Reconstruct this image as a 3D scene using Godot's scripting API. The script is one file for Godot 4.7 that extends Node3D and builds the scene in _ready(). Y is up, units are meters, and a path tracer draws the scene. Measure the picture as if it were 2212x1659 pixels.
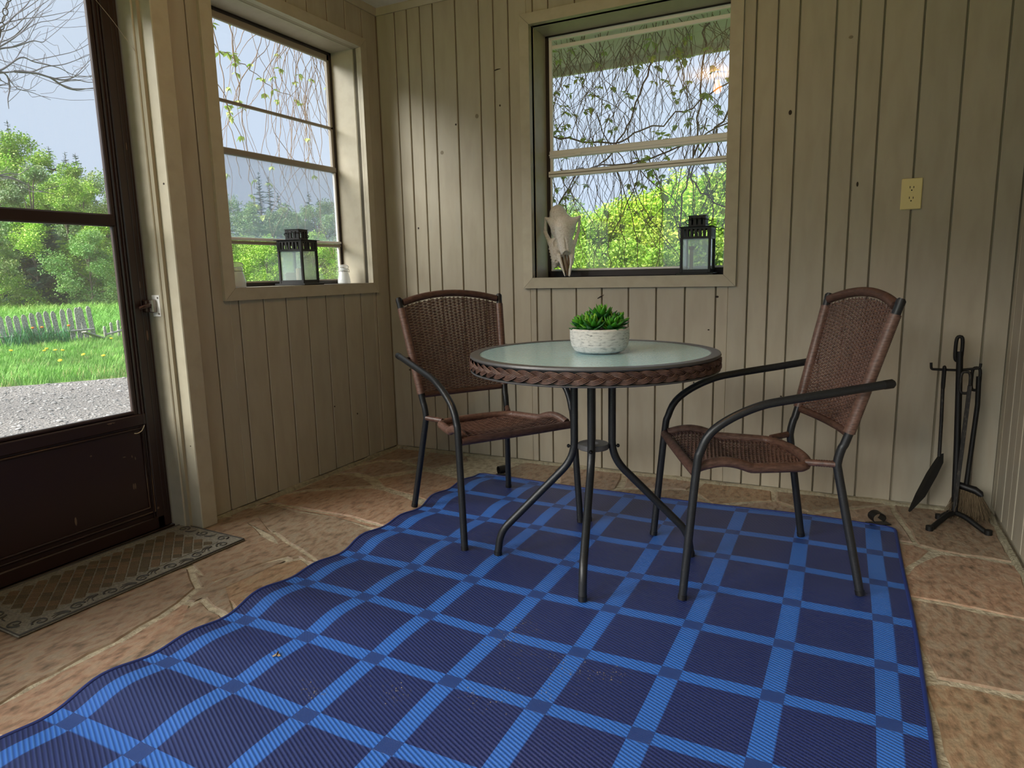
extends Node3D

# ---------------------------------------------------------------- shared state
var rng := RandomNumberGenerator.new()
var M := {}
var taken := {}

# ---------------------------------------------------------------- node helpers
func numbered(called: String) -> String:
	if not taken.has(called):
		taken[called] = 0
		return called
	taken[called] += 1
	return "%s_%03d" % [called, taken[called]]

func thing(called: String, label: String, category: String, at := Vector3.ZERO, turn := 0.0, group := "") -> Node3D:
	var o := Node3D.new()
	o.name = numbered(called)
	add_child(o)
	o.position = at
	o.rotation.y = turn
	o.set_meta("label", label)
	o.set_meta("category", category)
	if group != "":
		o.set_meta("group", group)
	return o

func structure(called: String, label: String, category: String) -> Node3D:
	var o := thing(called, label, category)
	o.set_meta("kind", "structure")
	return o

func obj(called: String, st: SurfaceTool, m: Material, parent: Node) -> MeshInstance3D:
	var o := MeshInstance3D.new()
	o.name = called
	o.mesh = st.commit()
	o.material_override = m
	parent.add_child(o, true)
	return o

func put(called: String, mesh: Mesh, m: Material, parent: Node, xf := Transform3D()) -> MeshInstance3D:
	var o := MeshInstance3D.new()
	o.name = called
	o.mesh = mesh
	o.material_override = m
	o.transform = xf
	parent.add_child(o, true)
	return o

func single(called: String, label: String, category: String, st: SurfaceTool, m: Material, group := "") -> MeshInstance3D:
	var o := MeshInstance3D.new()
	o.name = numbered(called)
	o.mesh = st.commit()
	o.material_override = m
	add_child(o)
	o.set_meta("label", label)
	o.set_meta("category", category)
	if group != "":
		o.set_meta("group", group)
	return o

func many(called: String, mesh: Mesh, m: Material, parent: Node, xfs: Array, cols := []) -> MultiMeshInstance3D:
	var mm := MultiMesh.new()
	mm.transform_format = MultiMesh.TRANSFORM_3D
	mm.use_colors = cols.size() > 0
	mm.mesh = mesh
	mm.instance_count = xfs.size()
	for i in xfs.size():
		mm.set_instance_transform(i, xfs[i])
		if cols.size() > 0:
			mm.set_instance_color(i, cols[i])
	var o := MultiMeshInstance3D.new()
	o.name = called
	o.multimesh = mm
	o.material_override = m
	parent.add_child(o, true)
	return o

# ---------------------------------------------------------------- mesh helpers
func tool() -> SurfaceTool:
	var st := SurfaceTool.new()
	st.begin(Mesh.PRIMITIVE_TRIANGLES)
	return st

func tri(st: SurfaceTool, a: Vector3, b: Vector3, c: Vector3, out: Vector3) -> void:
	var n := (b - a).cross(c - a)
	if n.length_squared() < 1e-16:
		return
	n = n.normalized()
	if n.dot(out) < 0.0:
		n = -n
		st.set_normal(n); st.add_vertex(a); st.set_normal(n); st.add_vertex(b); st.set_normal(n); st.add_vertex(c)
	else:
		st.set_normal(n); st.add_vertex(a); st.set_normal(n); st.add_vertex(c); st.set_normal(n); st.add_vertex(b)

func quad(st: SurfaceTool, a: Vector3, b: Vector3, c: Vector3, d: Vector3, out: Vector3) -> void:
	tri(st, a, b, c, out)
	tri(st, a, c, d, out)

# a box between two corners with chamfered edges, placed by xf
func bx(st: SurfaceTool, lo: Vector3, hi: Vector3, bev := 0.0, xf := Transform3D()) -> void:
	var c := (lo + hi) * 0.5
	var h := (hi - lo) * 0.5
	h = h.abs()
	var b: float = min(bev, min(h.x, min(h.y, h.z)) * 0.95)
	if b <= 0.0:
		for ax in 3:
			for s in [-1.0, 1.0]:
				var q := []
				for k in [[-1, -1], [1, -1], [1, 1], [-1, 1]]:
					var v := Vector3.ZERO
					v[ax] = s * h[ax]
					v[(ax + 1) % 3] = k[0] * h[(ax + 1) % 3]
					v[(ax + 2) % 3] = k[1] * h[(ax + 2) % 3]
					q.append(xf * (c + v))
				var o := Vector3.ZERO
				o[ax] = s
				quad(st, q[0], q[1], q[2], q[3], xf.basis * o)
		return
	var f := func(ax: int, sx: float, sy: float, sz: float) -> Vector3:
		var v := Vector3(sx * (h.x - b), sy * (h.y - b), sz * (h.z - b))
		var s := Vector3(sx, sy, sz)
		v[ax] = s[ax] * h[ax]
		return xf * (c + v)
	for ax in 3:
		var u := (ax + 1) % 3
		var w := (ax + 2) % 3
		for s in [-1.0, 1.0]:
			var q := []
			for k in [[-1.0, -1.0], [1.0, -1.0], [1.0, 1.0], [-1.0, 1.0]]:
				var sg := Vector3.ZERO
				sg[ax] = s; sg[u] = k[0]; sg[w] = k[1]
				q.append(f.call(ax, sg.x, sg.y, sg.z))
			var o := Vector3.ZERO
			o[ax] = s
			quad(st, q[0], q[1], q[2], q[3], xf.basis * o)
		# edges along axis ax
		for su in [-1.0, 1.0]:
			for sw in [-1.0, 1.0]:
				var s0 := Vector3.ZERO
				s0[ax] = -1.0; s0[u] = su; s0[w] = sw
				var s1 := s0
				s1[ax] = 1.0
				var o := Vector3.ZERO
				o[u] = su; o[w] = sw
				quad(st, f.call(u, s0.x, s0.y, s0.z), f.call(u, s1.x, s1.y, s1.z), f.call(w, s1.x, s1.y, s1.z), f.call(w, s0.x, s0.y, s0.z), xf.basis * o)
	for sx in [-1.0, 1.0]:
		for sy in [-1.0, 1.0]:
			for sz in [-1.0, 1.0]:
				tri(st, f.call(0, sx, sy, sz), f.call(1, sx, sy, sz), f.call(2, sx, sy, sz), xf.basis * Vector3(sx, sy, sz))

func box_mesh(lo: Vector3, hi: Vector3, bev := 0.0) -> SurfaceTool:
	var st := tool()
	bx(st, lo, hi, bev)
	return st

# a round tube through points; r is a number or one radius for each point
func tube(st: SurfaceTool, pts: Array, r, sides := 8, caps := true, closed := false, flat := 1.0) -> void:
	var n := pts.size()
	var rings := []
	var normal := Vector3.ZERO
	var prev_t := Vector3.ZERO
	var run := 0.0
	for i in n:
		var a: Vector3 = pts[(i - 1 + n) % n] if closed else pts[max(i - 1, 0)]
		var b: Vector3 = pts[(i + 1) % n] if closed else pts[min(i + 1, n - 1)]
		var t := (b - a).normalized()
		if i == 0:
			normal = t.cross(Vector3.UP)
			if normal.length() < 0.1:
				normal = t.cross(Vector3.RIGHT)
			normal = normal.normalized()
		else:
			var q := Quaternion(prev_t, t) if prev_t.dot(t) < 0.99999 else Quaternion.IDENTITY
			normal = (q * normal).normalized()
			run += (pts[i] - pts[i - 1]).length()
		prev_t = t
		var bi := t.cross(normal).normalized()
		var rad: float = r[i] if r is Array else r
		var ring := []
		for k in sides:
			var an := TAU * k / sides
			var d := normal * cos(an) + bi * sin(an) * flat
			ring.append([pts[i] + d * rad, (normal * cos(an) + bi * sin(an) / flat).normalized(), run])
		rings.append(ring)
	var m := n if closed else n - 1
	for i in m:
		var r0: Array = rings[i]
		var r1: Array = rings[(i + 1) % n]
		for k in sides:
			var k2 := (k + 1) % sides
			var u0 := float(k) / sides
			var u1 := float(k + 1) / sides
			var v := [[r0[k], u0], [r1[k], u0], [r1[k2], u1], [r0[k], u0], [r1[k2], u1], [r0[k2], u1]]
			for e in v:
				st.set_normal(e[0][1])
				st.set_uv(Vector2(e[1], e[0][2]))
				st.add_vertex(e[0][0])
	if caps and not closed:
		for e in [0, n - 1]:
			var ring: Array = rings[e]
			var o: Vector3 = (pts[0] - pts[1]) if e == 0 else (pts[n - 1] - pts[n - 2])
			for k in range(1, sides - 1):
				tri(st, ring[0][0], ring[k][0], ring[k + 1][0], o)

func tube_mesh(pts: Array, r, sides := 8, caps := true, closed := false) -> SurfaceTool:
	var st := tool()
	tube(st, pts, r, sides, caps, closed)
	return st

# smooth curve through points
func curve(pts: Array, step := 0.02, tension := 0.5) -> Array:
	var out := []
	var n := pts.size()
	for i in n - 1:
		var p0: Vector3 = pts[max(i - 1, 0)]
		var p1: Vector3 = pts[i]
		var p2: Vector3 = pts[i + 1]
		var p3: Vector3 = pts[min(i + 2, n - 1)]
		var k: int = max(1, int(ceil((p2 - p1).length() / step)))
		for j in k:
			var t := float(j) / k
			var m1 := (p2 - p0) * tension
			var m2 := (p3 - p1) * tension
			var t2 := t * t
			var t3 := t2 * t
			out.append(p1 * (2 * t3 - 3 * t2 + 1) + m1 * (t3 - 2 * t2 + t) + p2 * (-2 * t3 + 3 * t2) + m2 * (t3 - t2))
	out.append(pts[n - 1])
	return out

# polyline with rounded corners
func bent(pts: Array, rad: float, n := 6) -> Array:
	var out := [pts[0]]
	for i in range(1, pts.size() - 1):
		var a: Vector3 = pts[i - 1]
		var b: Vector3 = pts[i]
		var c: Vector3 = pts[i + 1]
		var d1 := (a - b).normalized()
		var d2 := (c - b).normalized()
		var r: float = min(rad, min((a - b).length(), (c - b).length()) * 0.48)
		var s := b + d1 * r
		var e := b + d2 * r
		for j in n + 1:
			var t := float(j) / n
			out.append(s * (1 - t) * (1 - t) + b * 2 * t * (1 - t) + e * t * t)
	out.append(pts[pts.size() - 1])
	return out

# surface of revolution about y; profile of Vector2(radius, height), from bottom to top on the outside
func lathe(st: SurfaceTool, prof: Array, segs := 24, xf := Transform3D(), sx := 1.0, sz := 1.0) -> void:
	var order := [0, 2, 1, 0, 3, 2] if xf.basis.determinant() > 0.0 else [0, 1, 2, 0, 2, 3]
	for i in prof.size() - 1:
		var a: Vector2 = prof[i]
		var b: Vector2 = prof[i + 1]
		var d := (b - a)
		if d.length() < 1e-7:
			continue
		var nn := Vector2(d.y, -d.x).normalized()
		for k in segs:
			var t0 := TAU * k / segs
			var t1 := TAU * (k + 1) / segs
			var q := []
			for e in [[a, t0], [b, t0], [b, t1], [a, t1]]:
				var p: Vector2 = e[0]
				var t: float = e[1]
				q.append([xf * Vector3(p.x * cos(t) * sx, p.y, p.x * sin(t) * sz), (xf.basis * Vector3(nn.x * cos(t), nn.y, nn.x * sin(t))).normalized(), Vector2(t / TAU, p.y)])
			for o in order:
				st.set_normal(q[o][1])
				st.set_uv(q[o][2])
				st.add_vertex(q[o][0])

func lathe_mesh(prof: Array, segs := 24, sx := 1.0, sz := 1.0) -> SurfaceTool:
	var st := tool()
	lathe(st, prof, segs, Transform3D(), sx, sz)
	return st

# an extruded polygon (points in x,z) between two heights with a chamfered upper edge, for slabs lying on the ground
func slab(st: SurfaceTool, poly: PackedVector2Array, y0: float, y1: float, bev: float, wob := 0.0) -> void:
	var n := poly.size()
	var c := Vector2.ZERO
	for p in poly:
		c += p
	c /= n
	var inner := []
	for p in poly:
		var d := (c - p)
		var l := d.length()
		inner.append(p + d.normalized() * min(bev * 1.4, l * 0.3))
	var top := Vector3(c.x, y1 + rng.randf_range(-wob, wob), c.y)
	for i in n:
		var j := (i + 1) % n
		var a := Vector3(poly[i].x, y0, poly[i].y)
		var b := Vector3(poly[j].x, y0, poly[j].y)
		var a1 := Vector3(poly[i].x, y1 - bev, poly[i].y)
		var b1 := Vector3(poly[j].x, y1 - bev, poly[j].y)
		var a2 := Vector3(inner[i].x, y1, inner[i].y)
		var b2 := Vector3(inner[j].x, y1, inner[j].y)
		var o := (a + b) * 0.5 - Vector3(c.x, y0, c.y)
		quad(st, a, b, b1, a1, o)
		quad(st, a1, b1, b2, a2, o.normalized() + Vector3.UP)
		tri(st, a2, b2, top, Vector3.UP)

# ---------------------------------------------------------------- materials
func lin(r: float, g: float, b: float) -> Color:
	return Color(r, g, b)

func plain(col: Color, rough := 0.7, metal := 0.0) -> StandardMaterial3D:
	var m := StandardMaterial3D.new()
	m.albedo_color = col
	m.roughness = rough
	m.metallic = metal
	return m

func noise_tex(seed_: int, freq: float, ramp: Array, size := 512, octaves := 5, kind := FastNoiseLite.TYPE_SIMPLEX_SMOOTH, height := 0) -> NoiseTexture2D:
	var n := FastNoiseLite.new()
	n.noise_type = kind
	n.seed = seed_
	n.frequency = freq
	n.fractal_octaves = octaves
	var t := NoiseTexture2D.new()
	t.width = size
	t.height = height if height > 0 else size
	t.seamless = true
	t.noise = n
	if ramp.size() > 0:
		var g := Gradient.new()
		var offs := PackedFloat32Array()
		var cols := PackedColorArray()
		for e in ramp:
			offs.append(e[0])
			cols.append(e[1])
		g.offsets = offs
		g.colors = cols
		t.color_ramp = g
	return t

func tex_mat(tex: Texture2D, scale: Vector3, rough := 0.7, bump: Texture2D = null, depth := 0.1, tint := Color.WHITE) -> StandardMaterial3D:
	var m := StandardMaterial3D.new()
	m.albedo_color = tint
	m.albedo_texture = tex
	m.roughness = rough
	m.uv1_triplanar = true
	m.uv1_world_triplanar = true
	m.uv1_scale = scale
	if bump != null:
		m.heightmap_enabled = true
		m.heightmap_texture = bump
		m.heightmap_scale = depth
	return m

func glass(alpha: float, col := Color(1, 1, 1), rough := 0.02) -> StandardMaterial3D:
	var m := StandardMaterial3D.new()
	m.transparency = BaseMaterial3D.TRANSPARENCY_ALPHA
	m.albedo_color = Color(col.r, col.g, col.b, alpha)
	m.roughness = rough
	return m

func make_materials() -> void:
	var grain := noise_tex(3, 0.02, [[0.0, Color(0.35, 0.35, 0.35)], [1.0, Color(0.65, 0.65, 0.65)]], 512, 4)
	var paint_ramp := [[0.0, Color(0.945, 0.94, 0.935)], [0.35, Color(0.975, 0.97, 0.965)], [0.7, Color(1, 1, 1)], [1.0, Color(0.975, 0.98, 0.99)]]
	var paint := noise_tex(8, 0.012, paint_ramp, 512, 5)
	M.paint = []
	for c in [Color(0.640, 0.614, 0.545), Color(0.630, 0.606, 0.54), Color(0.650, 0.622, 0.55)]:
		M.paint.append(tex_mat(paint, Vector3(2.2, 0.5, 2.2), 0.55, grain, 0.035, c))
	M.trim = tex_mat(paint, Vector3(2.0, 2.0, 2.0), 0.45, grain, 0.03, Color(0.675, 0.648, 0.57))
	M.backing = plain(Color(0.60, 0.57, 0.49), 0.8)
	M.ceiling = tex_mat(paint, Vector3(1.5, 1.5, 1.5), 0.8, grain, 0.05, Color(0.90, 0.90, 0.89))
	M.siding = tex_mat(paint, Vector3(1, 1, 1), 0.7, grain, 0.03, Color(0.93, 0.93, 0.91))
	M.knot = plain(Color(0.16, 0.12, 0.085), 0.8)
	M.knot_pale = plain(Color(0.47, 0.43, 0.35), 0.6)
	M.brown_metal = plain(Color(0.165, 0.10, 0.085), 0.36)
	M.brown_metal.heightmap_enabled = false
	M.scuff = plain(Color(0.42, 0.35, 0.29), 0.7)
	M.white_metal = plain(Color(0.92, 0.92, 0.915), 0.4)
	M.grey_metal = plain(Color(0.57, 0.54, 0.49), 0.45)
	M.dark_frame = plain(Color(0.13, 0.085, 0.075), 0.5)
	M.pane = glass(0.04, Color(0.95, 0.98, 1.0), 0.0)
	M.dusty_pane = glass(0.32, Color(0.80, 0.88, 0.97), 0.05)
	M.door_pane = glass(0.08, Color(0.95, 0.98, 1.0), 0.0)
	M.steel = plain(Color(0.56, 0.53, 0.5), 0.35, 0.8)
	M.latch = plain(Color(0.24, 0.17, 0.145), 0.35, 0.4)
	# stones
	var rs := noise_tex(21, 0.018, [[0.0, Color(0.34, 0.31, 0.27)], [0.28, Color(0.495, 0.44, 0.385)], [0.45, Color(0.57, 0.495, 0.435)], [0.6, Color(0.60, 0.55, 0.49)], [0.78, Color(0.565, 0.53, 0.48)], [1.0, Color(0.67, 0.63, 0.565)]], 1024, 6)
	var sb := noise_tex(22, 0.03, [], 1024, 6)
	M.stone = []
	for c in [Color(1.0, 0.97, 0.95), Color(0.95, 0.91, 0.86), Color(1.03, 0.95, 0.89), Color(0.93, 0.91, 0.87), Color(0.98, 0.92, 0.83)]:
		var m := tex_mat(rs, Vector3(1.5, 1.5, 0.8), 0.55, sb, 0.22, Color(c.r, c.g, c.b))
		M.stone.append(m)
	var mo := noise_tex(23, 0.03, [[0.0, Color(0.50, 0.465, 0.39)], [0.5, Color(0.64, 0.605, 0.52)], [1.0, Color(0.74, 0.705, 0.61)]], 512, 6)
	M.mortar = tex_mat(mo, Vector3(1.7, 1.7, 1.7), 0.85, sb, 0.3)
	M.cement = tex_mat(mo, Vector3(2.3, 2.3, 2.3), 0.85, sb, 0.4, Color(0.87, 0.88, 0.86))
	# metal tubing and wicker
	var tubing := noise_tex(31, 0.05, [[0.0, Color(0.115, 0.122, 0.132)], [0.62, Color(0.14, 0.148, 0.158)], [0.8, Color(0.185, 0.185, 0.185)], [1.0, Color(0.36, 0.33, 0.29)]], 512, 5)
	M.tubing = tex_mat(tubing, Vector3(5, 5, 5), 0.38)
	M.tubing.metallic = 0.25
	M.cap = plain(Color(0.06, 0.06, 0.065), 0.45)
	var cane := noise_tex(33, 0.03, [[0.0, Color(0.20, 0.145, 0.125)], [0.4, Color(0.37, 0.27, 0.23)], [0.65, Color(0.44, 0.33, 0.285)], [1.0, Color(0.53, 0.41, 0.355)]], 512, 5)
	M.cane = tex_mat(cane, Vector3(2.5, 9.0, 2.5), 0.42)
	M.cane_dark = tex_mat(cane, Vector3(2.5, 9.0, 2.5), 0.42, null, 0.0, Color(0.86, 0.84, 0.84))
	M.rim_metal = plain(Color(0.37, 0.365, 0.365), 0.42, 0.35)
	var ham := noise_tex(35, 0.03, [], 512, 2, FastNoiseLite.TYPE_CELLULAR)
	M.table_glass = glass(0.84, Color(0.75, 0.93, 0.965), 0.02)
	M.table_glass.uv1_triplanar = true
	M.table_glass.uv1_world_triplanar = true
	M.table_glass.uv1_scale = Vector3(7, 7, 7)
	M.table_glass.heightmap_enabled = true
	M.table_glass.heightmap_texture = ham
	M.table_glass.heightmap_scale = 0.05
	M.black = plain(Color(0.055, 0.055, 0.06), 0.45, 0.2)
	M.black_iron = plain(Color(0.065, 0.065, 0.062), 0.55, 0.3)
	var iron := noise_tex(36, 0.05, [[0.0, Color(0.07, 0.068, 0.065)], [0.6, Color(0.15, 0.145, 0.135)], [1.0, Color(0.36, 0.33, 0.30)]], 256, 5)
	M.worn_iron = tex_mat(iron, Vector3(7, 3, 7), 0.5)
	M.worn_iron.metallic = 0.3
	M.bristle = plain(Color(0.38, 0.32, 0.23), 0.8)
	M.jar_glass = glass(0.42, Color(0.95, 0.97, 0.97), 0.04)
	M.lantern_glass = glass(0.24, Color(0.78, 0.87, 0.86), 0.05)
	M.wax = plain(Color(0.87, 0.82, 0.72), 0.6)
	M.wax.subsurf_scatter_enabled = true
	M.wax.subsurf_scatter_strength = 0.1
	M.paper = plain(Color(0.80, 0.78, 0.72), 0.8)
	M.bronze = plain(Color(0.55, 0.40, 0.24), 0.5)
	var bone := noise_tex(41, 0.03, [[0.0, Color(0.68, 0.64, 0.58)], [0.35, Color(0.85, 0.83, 0.80)], [1.0, Color(0.93, 0.92, 0.90)]], 512, 5)
	M.bone = tex_mat(bone, Vector3(6, 6, 6), 0.65, sb, 0.15)
	M.bone_dark = plain(Color(0.40, 0.32, 0.235), 0.8)
	var pot := noise_tex(42, 0.03, [[0.0, Color(0.36, 0.37, 0.38)], [0.22, Color(0.56, 0.56, 0.57)], [0.36, Color(0.81, 0.80, 0.79)], [1.0, Color(0.90, 0.89, 0.88)]], 512, 5)
	M.pot = tex_mat(pot, Vector3(3.0, 9, 3.0), 0.75, sb, 0.12)
	M.soil = tex_mat(noise_tex(43, 0.09, [[0.0, Color(0.03, 0.028, 0.026)], [0.7, Color(0.09, 0.08, 0.075)], [1.0, Color(0.42, 0.40, 0.38)]], 256, 3), Vector3(5, 5, 5), 0.9, sb, 0.6)
	M.outlet = plain(Color(0.84, 0.79, 0.56), 0.4)
	M.slot = plain(Color(0.05, 0.045, 0.04), 0.6)
	M.rubber = tex_mat(noise_tex(45, 0.05, [[0.0, Color(0.37, 0.36, 0.33)], [0.5, Color(0.47, 0.46, 0.42)], [1.0, Color(0.55, 0.535, 0.485)]], 512, 5), Vector3(3, 3, 3), 0.85, sb, 0.2)
	M.mat_fibre = []
	for c in [Color(0.95, 0.90, 0.80), Color(1.05, 0.95, 0.85), Color(0.85, 0.83, 0.75)]:
		M.mat_fibre.append(tex_mat(noise_tex(46, 0.12, [[0.0, Color(0.29, 0.27, 0.235)], [0.5, Color(0.42, 0.385, 0.33)], [1.0, Color(0.53, 0.48, 0.41)]], 256, 3), Vector3(9, 9, 9), 0.95, sb, 0.3, c))
	M.rubber_edge = plain(Color(0.255, 0.25, 0.235), 0.65)
	# outdoors
	var gv := noise_tex(51, 0.05, [[0.0, Color(0.33, 0.32, 0.315)], [0.4, Color(0.455, 0.44, 0.425)], [0.7, Color(0.53, 0.515, 0.50)], [1.0, Color(0.64, 0.63, 0.62)]], 1024, 6)
	M.gravel = tex_mat(gv, Vector3(0.7, 0.7, 0.7), 0.9, sb, 1.5)
	M.pebble = plain(Color(1, 1, 1), 0.85)
	M.pebble.vertex_color_use_as_albedo = true
	M.earth = tex_mat(noise_tex(52, 0.03, [[0.0, Color(0.25, 0.36, 0.10)], [0.5, Color(0.36, 0.53, 0.14)], [0.8, Color(0.47, 0.60, 0.22)], [1.0, Color(0.55, 0.54, 0.32)]], 512, 5), Vector3(0.25, 0.25, 0.25), 0.9)
	M.leaf = plain(Color(1, 1, 1), 0.55)
	M.leaf.vertex_color_use_as_albedo = true
	M.leaf.backlight_enabled = true
	M.leaf.backlight = Color(0.45, 0.6, 0.2)
	M.grass = plain(Color(1, 1, 1), 0.6)
	M.grass.vertex_color_use_as_albedo = true
	M.grass.backlight_enabled = true
	M.grass.backlight = Color(0.4, 0.55, 0.18)
	M.needle = plain(Color(1, 1, 1), 0.7)
	M.needle.vertex_color_use_as_albedo = true
	M.bark = plain(Color(0.36, 0.33, 0.29), 0.9)
	M.bark_pale = plain(Color(0.60, 0.57, 0.52), 0.9)
	M.bark_branch = plain(Color(0.36, 0.35, 0.38), 0.9)
	M.vine = plain(Color(0.37, 0.27, 0.21), 0.85)
	M.vine_pale = plain(Color(0.53, 0.44, 0.36), 0.85)
	M.picket = tex_mat(noise_tex(55, 0.04, [[0.0, Color(0.33, 0.32, 0.305)], [0.42, Color(0.53, 0.51, 0.49)], [0.55, Color(0.72, 0.705, 0.685)], [1.0, Color(0.90, 0.89, 0.87)]], 512, 5), Vector3(3, 1.2, 3), 0.9)
	M.yellow = plain(Color(0.95, 0.78, 0.08), 0.7)
	M.orange = plain(Color(0.92, 0.48, 0.10), 0.7)
	M.stem = plain(Color(0.20, 0.36, 0.12), 0.7)
	M.roofing = plain(Color(0.35, 0.34, 0.33), 0.9)
	M.moth = plain(Color(0.62, 0.54, 0.42), 0.8)
	M.moth_dark = plain(Color(0.33, 0.25, 0.17), 0.8)
	M.web = plain(Color(0.62, 0.58, 0.52), 0.6)

# ---------------------------------------------------------------- scene
const LAMP_ENERGY := 0.2

func _ready() -> void:
	# camera
	var cam := Camera3D.new()
	cam.name = "camera"
	cam.fov = 59.12
	cam.near = 0.02
	cam.far = 400.0
	cam.position = Vector3(2.2773, 0.97, 3.0669)
	cam.rotation = Vector3(-0.16339, 0.46427, -0.02236)
	add_child(cam)
	cam.current = true
	# overcast sky
	var env := Environment.new()
	env.background_mode = Environment.BG_SKY
	var sm := ProceduralSkyMaterial.new()
	sm.sky_top_color = Color(0.84, 0.91, 0.99)
	sm.sky_horizon_color = Color(0.815, 0.885, 0.975)
	sm.sky_curve = 0.4
	sm.ground_bottom_color = Color(0.45, 0.47, 0.42)
	sm.ground_horizon_color = Color(0.80, 0.85, 0.92)
	sm.energy_multiplier = 0.78
	var sky := Sky.new()
	sky.sky_material = sm
	env.sky = sky
	env.tonemap_mode = Environment.TONE_MAPPER_LINEAR
	env.tonemap_exposure = 1.42
	env.ambient_light_source = Environment.AMBIENT_SOURCE_SKY
	env.sdfgi_enabled = true
	env.ssao_enabled = true
	env.ssil_enabled = true
	var we := WorldEnvironment.new()
	we.name = "world_environment"
	we.environment = env
	add_child(we)
	# the sun behind thin cloud, very soft
	var sun := DirectionalLight3D.new()
	sun.name = "sun"
	sun.light_color = Color(1.0, 0.985, 0.95)
	sun.light_energy = 3.2
	sun.light_angular_distance = 50.0
	sun.shadow_enabled = true
	sun.sky_mode = DirectionalLight3D.SKY_MODE_LIGHT_ONLY
	sun.rotation_degrees = Vector3(-36, -28, 0)
	add_child(sun)
	make_materials()
	build_shell()
	build_ceiling_lamp()
	build_eave()
	build_rug()
	build_mat()
	build_table()
	build_chairs()
	build_plant()
	build_lantern(Vector3(-0.088, 0.9322, 0.585), 0.17, "black metal lantern standing corner-on in the left window", "candle")
	build_lantern(Vector3(1.648, 0.9412, -0.088), 0.025, "black metal lantern standing square in the back window", "taper")
	build_jar(Vector3(-0.070, 0.9322, 0.972), 0.105, 0.036, "clear bail-top jar at the near end of the left sill", 0.4)
	build_jar(Vector3(-0.105, 0.9322, 0.245), 0.095, 0.033, "clear bail-top jar at the corner end of the left sill", 0.2)
	build_skull()
	build_outlet()
	build_fire_tools()
	build_moth()
	build_cobweb()
	build_ground()
	build_fence()
	build_dandelions()
	build_woods()
	build_bare_tree()
	build_chain()
	build_vines()

# ---------------------------------------------------------------- the room
const ROOM_W := 2.81
const ROOM_D := 4.3
const ROOM_H := 2.320
const BW := {"u0": 0.876, "u1": 1.779, "y0": 0.941, "y1": 2.098}
const LW := {"u0": 0.161, "u1": 1.063, "y0": 0.932, "y1": 2.096}

func wall_xf(u: Vector3, n: Vector3, at := Vector3.ZERO) -> Transform3D:
	return Transform3D(Basis(u, Vector3.UP, n), at)

# vertical boards between grooves; holes is a list of [u0, u1, y0, y1] the boards stop at
func planks(parent: Node, xf: Transform3D, marks: Array, y0: float, y1: float, holes: Array) -> void:
	var gap := 0.0032
	for i in marks.size() - 1:
		var a: float = marks[i] + gap
		var b: float = marks[i + 1] - gap
		var cuts := [[a, b, y0, y1]]
		for h in holes:
			var next := []
			for c in cuts:
				if c[1] <= h[0] or c[0] >= h[1] or c[3] <= h[2] or c[2] >= h[3]:
					next.append(c)
					continue
				if c[0] < h[0]:
					next.append([c[0], h[0], c[2], c[3]])
				if c[1] > h[1]:
					next.append([h[1], c[1], c[2], c[3]])
				var l: float = max(c[0], h[0])
				var r: float = min(c[1], h[1])
				if c[2] < h[2]:
					next.append([l, r, c[2], h[2]])
				if c[3] > h[3]:
					next.append([l, r, h[3], c[3]])
			cuts = next
		for c in cuts:
			if c[1] - c[0] < 0.004:
				continue
			var st := tool()
			bx(st, Vector3(c[0], c[2], -0.0125), Vector3(c[1], c[3], rng.randf_range(-0.0008, 0.0008)), 0.0022, xf)
			obj("plank", st, M.paint[rng.randi() % 3], parent)

func wall_body(st: SurfaceTool, xf: Transform3D, u0: float, u1: float, y0: float, y1: float, holes: Array, n0 := -0.2, n1 := -0.012) -> void:
	var us := [u0, u1]
	for h in holes:
		us.append(h[0]); us.append(h[1])
	us.sort()
	for i in us.size() - 1:
		var a: float = us[i]
		var b: float = us[i + 1]
		if b - a < 1e-5:
			continue
		var spans := [[y0, y1]]
		for h in holes:
			if h[0] <= a + 1e-5 and h[1] >= b - 1e-5:
				var nx := []
				for s in spans:
					if h[2] > s[0]: nx.append([s[0], min(s[1], h[2])])
					if h[3] < s[1]: nx.append([max(s[0], h[3]), s[1]])
				spans = nx
		for s in spans:
			if s[1] - s[0] > 1e-4:
				bx(st, Vector3(a, s[0], n0), Vector3(b, s[1], n1), 0.0, xf)

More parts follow.
